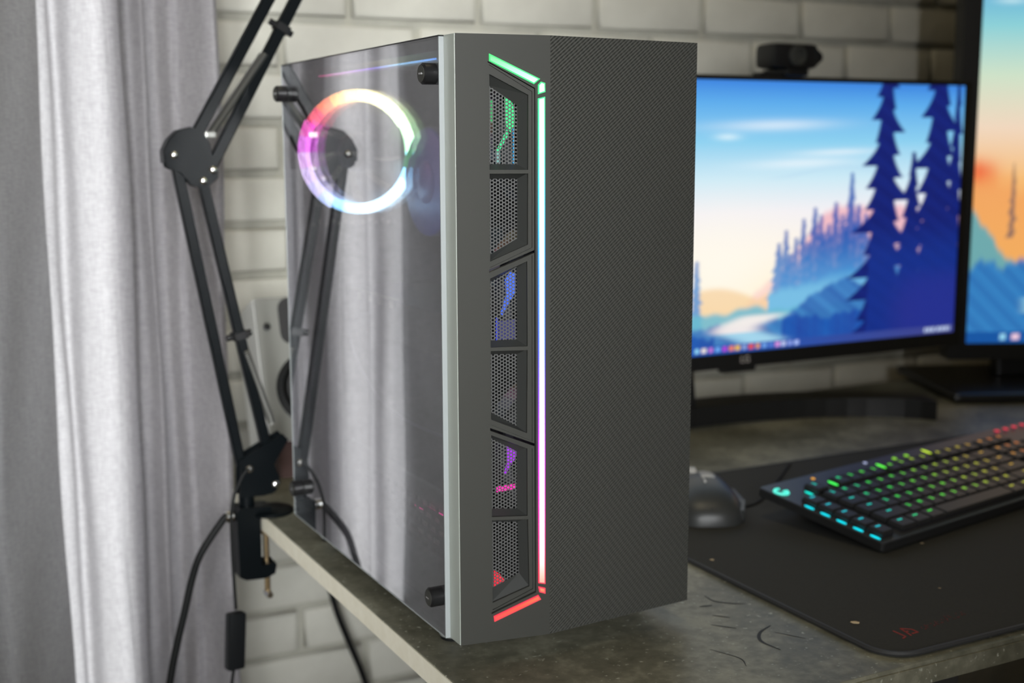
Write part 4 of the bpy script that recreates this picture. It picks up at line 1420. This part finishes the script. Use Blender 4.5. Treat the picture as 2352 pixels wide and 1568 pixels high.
kstops = [(0.0, (0.0, 0.75, 0.95)), (0.07, (0.0, 0.75, 0.80)), (0.13, (0.0, 0.85, 0.40)), (0.22, (0.05, 0.95, 0.08)), (0.36, (0.20, 0.95, 0.03)), (0.48, (0.55, 0.75, 0.02)), (0.62, (0.70, 0.50, 0.03)), (0.76, (0.85, 0.28, 0.04)), (0.9, (0.95, 0.05, 0.04)), (1.0, (0.9, 0.0, 0.15))]
kmats = [emit('key_glow_%d' % k, hue(kstops, (k + 0.5) / 16), 0.85) for k in range(16)]
kmats_b = [emit('key_bright_%d' % k, hue(kstops, (k + 0.5) / 16), 1.3) for k in range(16)]
U = 0.0205
key_meshes, leg_meshes = {}, {}


def key_mesh(wd):
    w_ = round(wd, 4)
    if w_ not in key_meshes:
        hx, hy = w_ / 2 - 0.0010, U / 2 - 0.0010
        vs = [(-hx, -hy, 0), (hx, -hy, 0), (hx, hy, 0), (-hx, hy, 0), (-hx, -hy, 0.0035), (hx, -hy, 0.0035), (hx, hy, 0.0035), (-hx, hy, 0.0035),
              (-hx + 0.0014, -hy + 0.0014, 0.0062), (hx - 0.0014, -hy + 0.0014, 0.0062), (hx - 0.0014, hy - 0.0014, 0.0062), (-hx + 0.0014, hy - 0.0014, 0.0062)]
        fs = [(3, 2, 1, 0), (8, 9, 10, 11)]
        for o in (0, 4):
            for i in range(4):
                j = (i + 1) % 4
                fs.append((o + i, o + j, o + 4 + j, o + 4 + i))
        me = bpy.data.meshes.new('key')
        me.from_pydata(vs, [], fs)
        me.materials.append(M['key'])
        key_meshes[w_] = me
    return key_meshes[w_]


def leg_mesh(idx, kind):
    if (idx, kind) not in leg_meshes:
        mb = MB()
        if kind == 0:
            mb.box((-0.0022, -0.0022, 0.0061), (-0.0011, 0.0024, 0.0064)).box((-0.0022, 0.0014, 0.0061), (0.0018, 0.0024, 0.0064)).box((0.0008, -0.0022, 0.0061), (0.0018, 0.0024, 0.0064))
        elif kind == 1:
            mb.box((-0.0020, -0.0022, 0.0061), (0.0020, -0.0012, 0.0064)).box((-0.0005, -0.0022, 0.0061), (0.0006, 0.0026, 0.0064)).box((-0.0020, 0.0016, 0.0061), (0.0006, 0.0026, 0.0064))
        else:
            mb.box((-0.0034, -0.0010, 0.0061), (-0.0008, 0.0010, 0.0064)).box((0.0002, -0.0010, 0.0061), (0.0034, 0.0010, 0.0064))
        me = bpy.data.meshes.new('legend')
        me.from_pydata(mb.v, [], mb.f)
        me.materials.append(kmats[idx])
        leg_meshes[(idx, kind)] = me
    return leg_meshes[(idx, kind)]


def key(cx, cy, wd, kind=0, legend=True):
    o = link('key', key_mesh(wd), kb)
    o.location = (cx, cy, KH + 0.0005)
    if legend:
        i = min(15, max(0, int(cx / KW * 16)))
        l = link('legend', leg_mesh(i, kind), o)
        l.location = (0, 0.0035, 0)


rows = [(0.0175, [1.25, 1.25, 1.25, 6.25, 1.25, 1.25, 1.25, 1.25]), (0.0380, [2.25] + [1] * 10 + [2.75]), (0.0585, [1.75] + [1] * 11 + [2.25]),
        (0.0790, [1.5] + [1] * 12 + [1.5]), (0.0995, [1] * 13 + [2]), (0.1240, None)]
XM = 0.0405
kk = 0
for cy, ws_ in rows:
    if ws_ is None:
        xs = [0] + [2 + i for i in range(4)] + [6.5 + i for i in range(4)] + [11 + i for i in range(4)]
        for x in xs:
            key(XM + (x + 0.5) * U, cy, U, kk % 2)
            kk += 1
    else:
        x = 0
        for wd in ws_:
            key(XM + (x + wd / 2) * U, cy, wd * U, 2 if wd >= 1.25 else kk % 2, legend=wd < 5)
            kk += 1
            x += wd
    # left macro column
    if cy < 0.11:
        key(0.0175, cy, U, 2)
XN = XM + 15.3 * U
for cy in (0.0995, 0.0790, 0.1240):
    for i in range(3):
        key(XN + (i + 0.5) * U, cy, U, i % 2)
for i in range(3):
    key(XN + (i + 0.5) * U, 0.0175, U, 1)
key(XN + 1.5 * U, 0.0380, U, 1)
XP = XM + 18.6 * U
for cy in (0.0995, 0.0790, 0.0585, 0.0380):
    for i in range(3):
        key(XP + (i + 0.5) * U, cy, U, i % 2)
key(XP + U, 0.0175, 2 * U, 2)
key(XP + 2.5 * U, 0.0175, U, 0)
for cy in (0.0995, 0.0790, 0.0585, 0.0175):
    key(XP + 3.5 * U - 0.001, cy, U * 0.92, 0)


def glow(cx, cy, rx, ry, m_, name='indicator', z=0.0008):
    mb = MB()
    mb.prism([(cx + rx * math.cos(a * PI / 6), cy + ry * math.sin(a * PI / 6)) for a in range(12)], lambda a, b, t_: (a, b, KH + z - t_), 0, 0.0007)
    return mb.build(name, m_, kb, local=True)


# light leaking beside the macro keys and between the function groups
for cy in (0.0995, 0.0790, 0.0585, 0.0380, 0.0175):
    glow(0.0050, cy - 0.004, 0.0016, 0.0062, kmats_b[0], 'backlight')
glow(0.0370, 0.1215, 0.0018, 0.0065, kmats_b[1], 'backlight')
for cx, cy, i in ((0.0715, 0.1190, 3), (0.1690, 0.1290, 4), (0.2640, 0.1350, 7)):
    glow(cx, cy, 0.0022, 0.0070, kmats_b[i], 'backlight', 0.0070)
glow(0.0764, 0.1490, 0.0022, 0.0022, emit('amber_indicator', (1, 0.45, 0.03), 0.9))
glow(0.1755, 0.1545, 0.0024, 0.0022, emit('white_indicator', (0.55, 0.6, 0.9), 0.8))
for i in range(4):
    o = glow(0.436 + 0.0195 * i, 0.1480, 0.0036, 0.0034, emit('red_media_key', (0.9, 0.0, 0.06), 0.8), 'media_key', 0.003)
for cx in (0.222, 0.245):
    glow(cx, 0.148, 0.0028, 0.0028, kmats[6])
# hooked corner emblem
lg = []
for k in range(17):
    a = math.radians(60 + 290 * k / 16)
    lg.append((0.0115 + 0.0072 * math.cos(a), 0.1385 + 0.0072 * math.sin(a), KH + 0.0004))
lg += [(0.0135, 0.1375, KH + 0.0004)]
MB().tube(lg, 0.0016, 6).build('emblem', emit('emblem_cyan', (0.10, 0.95, 0.75), 1.1), kb, local=True)

# ------------------------------------------------------------------ mouse
ms = thing('computer_mouse', 'dark gaming mouse with silver top strip half hidden behind the computer case', 'mouse', (0.407, 0.250, 0.0037), (0, 0, math.radians(-27)))
secs = []
prof = [(-0.064, 0.012, 0.010), (-0.060, 0.024, 0.018), (-0.048, 0.032, 0.026), (-0.030, 0.0355, 0.0325), (-0.010, 0.034, 0.0360), (0.012, 0.0315, 0.0365), (0.034, 0.031, 0.0345), (0.052, 0.030, 0.029), (0.061, 0.025, 0.022), (0.064, 0.016, 0.014)]
vs, fs = [], []
NS = 20
for y, hw, h in prof:
    for k in range(NS):
        a = PI * k / (NS - 1)
        cx_ = math.cos(a)
        sz = math.sin(a)
        x = hw * (abs(cx_) ** 0.75) * (1 if cx_ > 0 else -1) * (1 + 0.10 * (1 - sz))
        vs.append((x, y, max(0.0006, h * sz ** 0.62)))
for i in range(len(prof) - 1):
    for k in range(NS - 1):
        a = i * NS + k
        fs.append((a, a + NS, a + NS + 1, a + 1))
    fs.append((i * NS + NS - 1, (i + 1) * NS + NS - 1, (i + 1) * NS, i * NS))
fs.append(tuple(range(NS)))
fs.append(tuple((len(prof) - 1) * NS + k for k in range(NS - 1, -1, -1)))
MB().add(vs, fs).build('body', M['mouse'], ms, True, local=True)
MB().prism([(0.036, -0.050), (0.0425, -0.020), (0.0400, 0.030), (0.030, 0.048), (0.026, 0.0), (0.026, -0.044)], lambda a, b, t_: (a, b, 0.014 - t_ + 0.004 * (0.05 - abs(b)) / 0.05), 0, 0.010).build('side_wing', M['mouse'], ms, local=True)
def shell_z(x, y):
    for (ya, wa, ha), (yb, wb_, hb) in zip(prof, prof[1:]):
        if ya <= y <= yb:
            f = (y - ya) / (yb - ya)
            hw, h = wa + (wb_ - wa) * f, ha + (hb - ha) * f
            c_ = min(0.99, (abs(x) / hw) ** (1 / 0.75))
            return h * (1 - c_ * c_) ** 0.31
    return 0.0


sv, sf = [], []
NB = 14
for j in range(NB + 1):
    y = 0.002 + 0.052 * j / NB
    xa = -0.001
    xb = 0.013 + 0.004 * math.sin(PI * j / NB) if j < NB - 2 else 0.013 - 0.003 * (j - NB + 2)
    for i in range(5):
        x = xa + (xb - xa) * i / 4
        sv.append((x, y, shell_z(x, y) + (0.0002 if i in (0, 4) or j in (0, NB) else 0.0011)))
for j in range(NB):
    for i in range(4):
        a = j * 5 + i
        sf.append((a, a + 1, a + 6, a + 5))
MB().add(sv, sf).build('silver_strip', M['mouse_light'], ms, True, local=True)
MB().lathe([(0.009, -0.0045), (0.0105, -0.003), (0.0105, 0.003), (0.009, 0.0045)], (-0.007, 0.034, 0.0290), (1, 0, 0), 24).build('scroll_wheel', M['mouse_light'], ms, True, local=True)
MB().box((-0.0012, -0.015, 0.0340), (0.0012, 0.002, 0.0372), 0.0005).build('profile_button', M['mouse_light'], ms, local=True)
MB().box((-0.0006, -0.060, 0.008), (0.0006, -0.059, 0.02)).build('seam', M['black'], ms, local=True)
tag(MB().tube(catmull([(0.436, 0.232, 0.0050), (0.452, 0.236, 0.0050), (0.466, 0.238, 0.0050), (0.490, 0.252, 0.0050), (0.55, 0.30, 0.0053), (0.62, 0.36, 0.0053)], 6), 0.0012, 6).build('mouse_cable', M['rubber'], None, True), 'thin black cable lying on the pad between mouse and keyboard', 'cable')
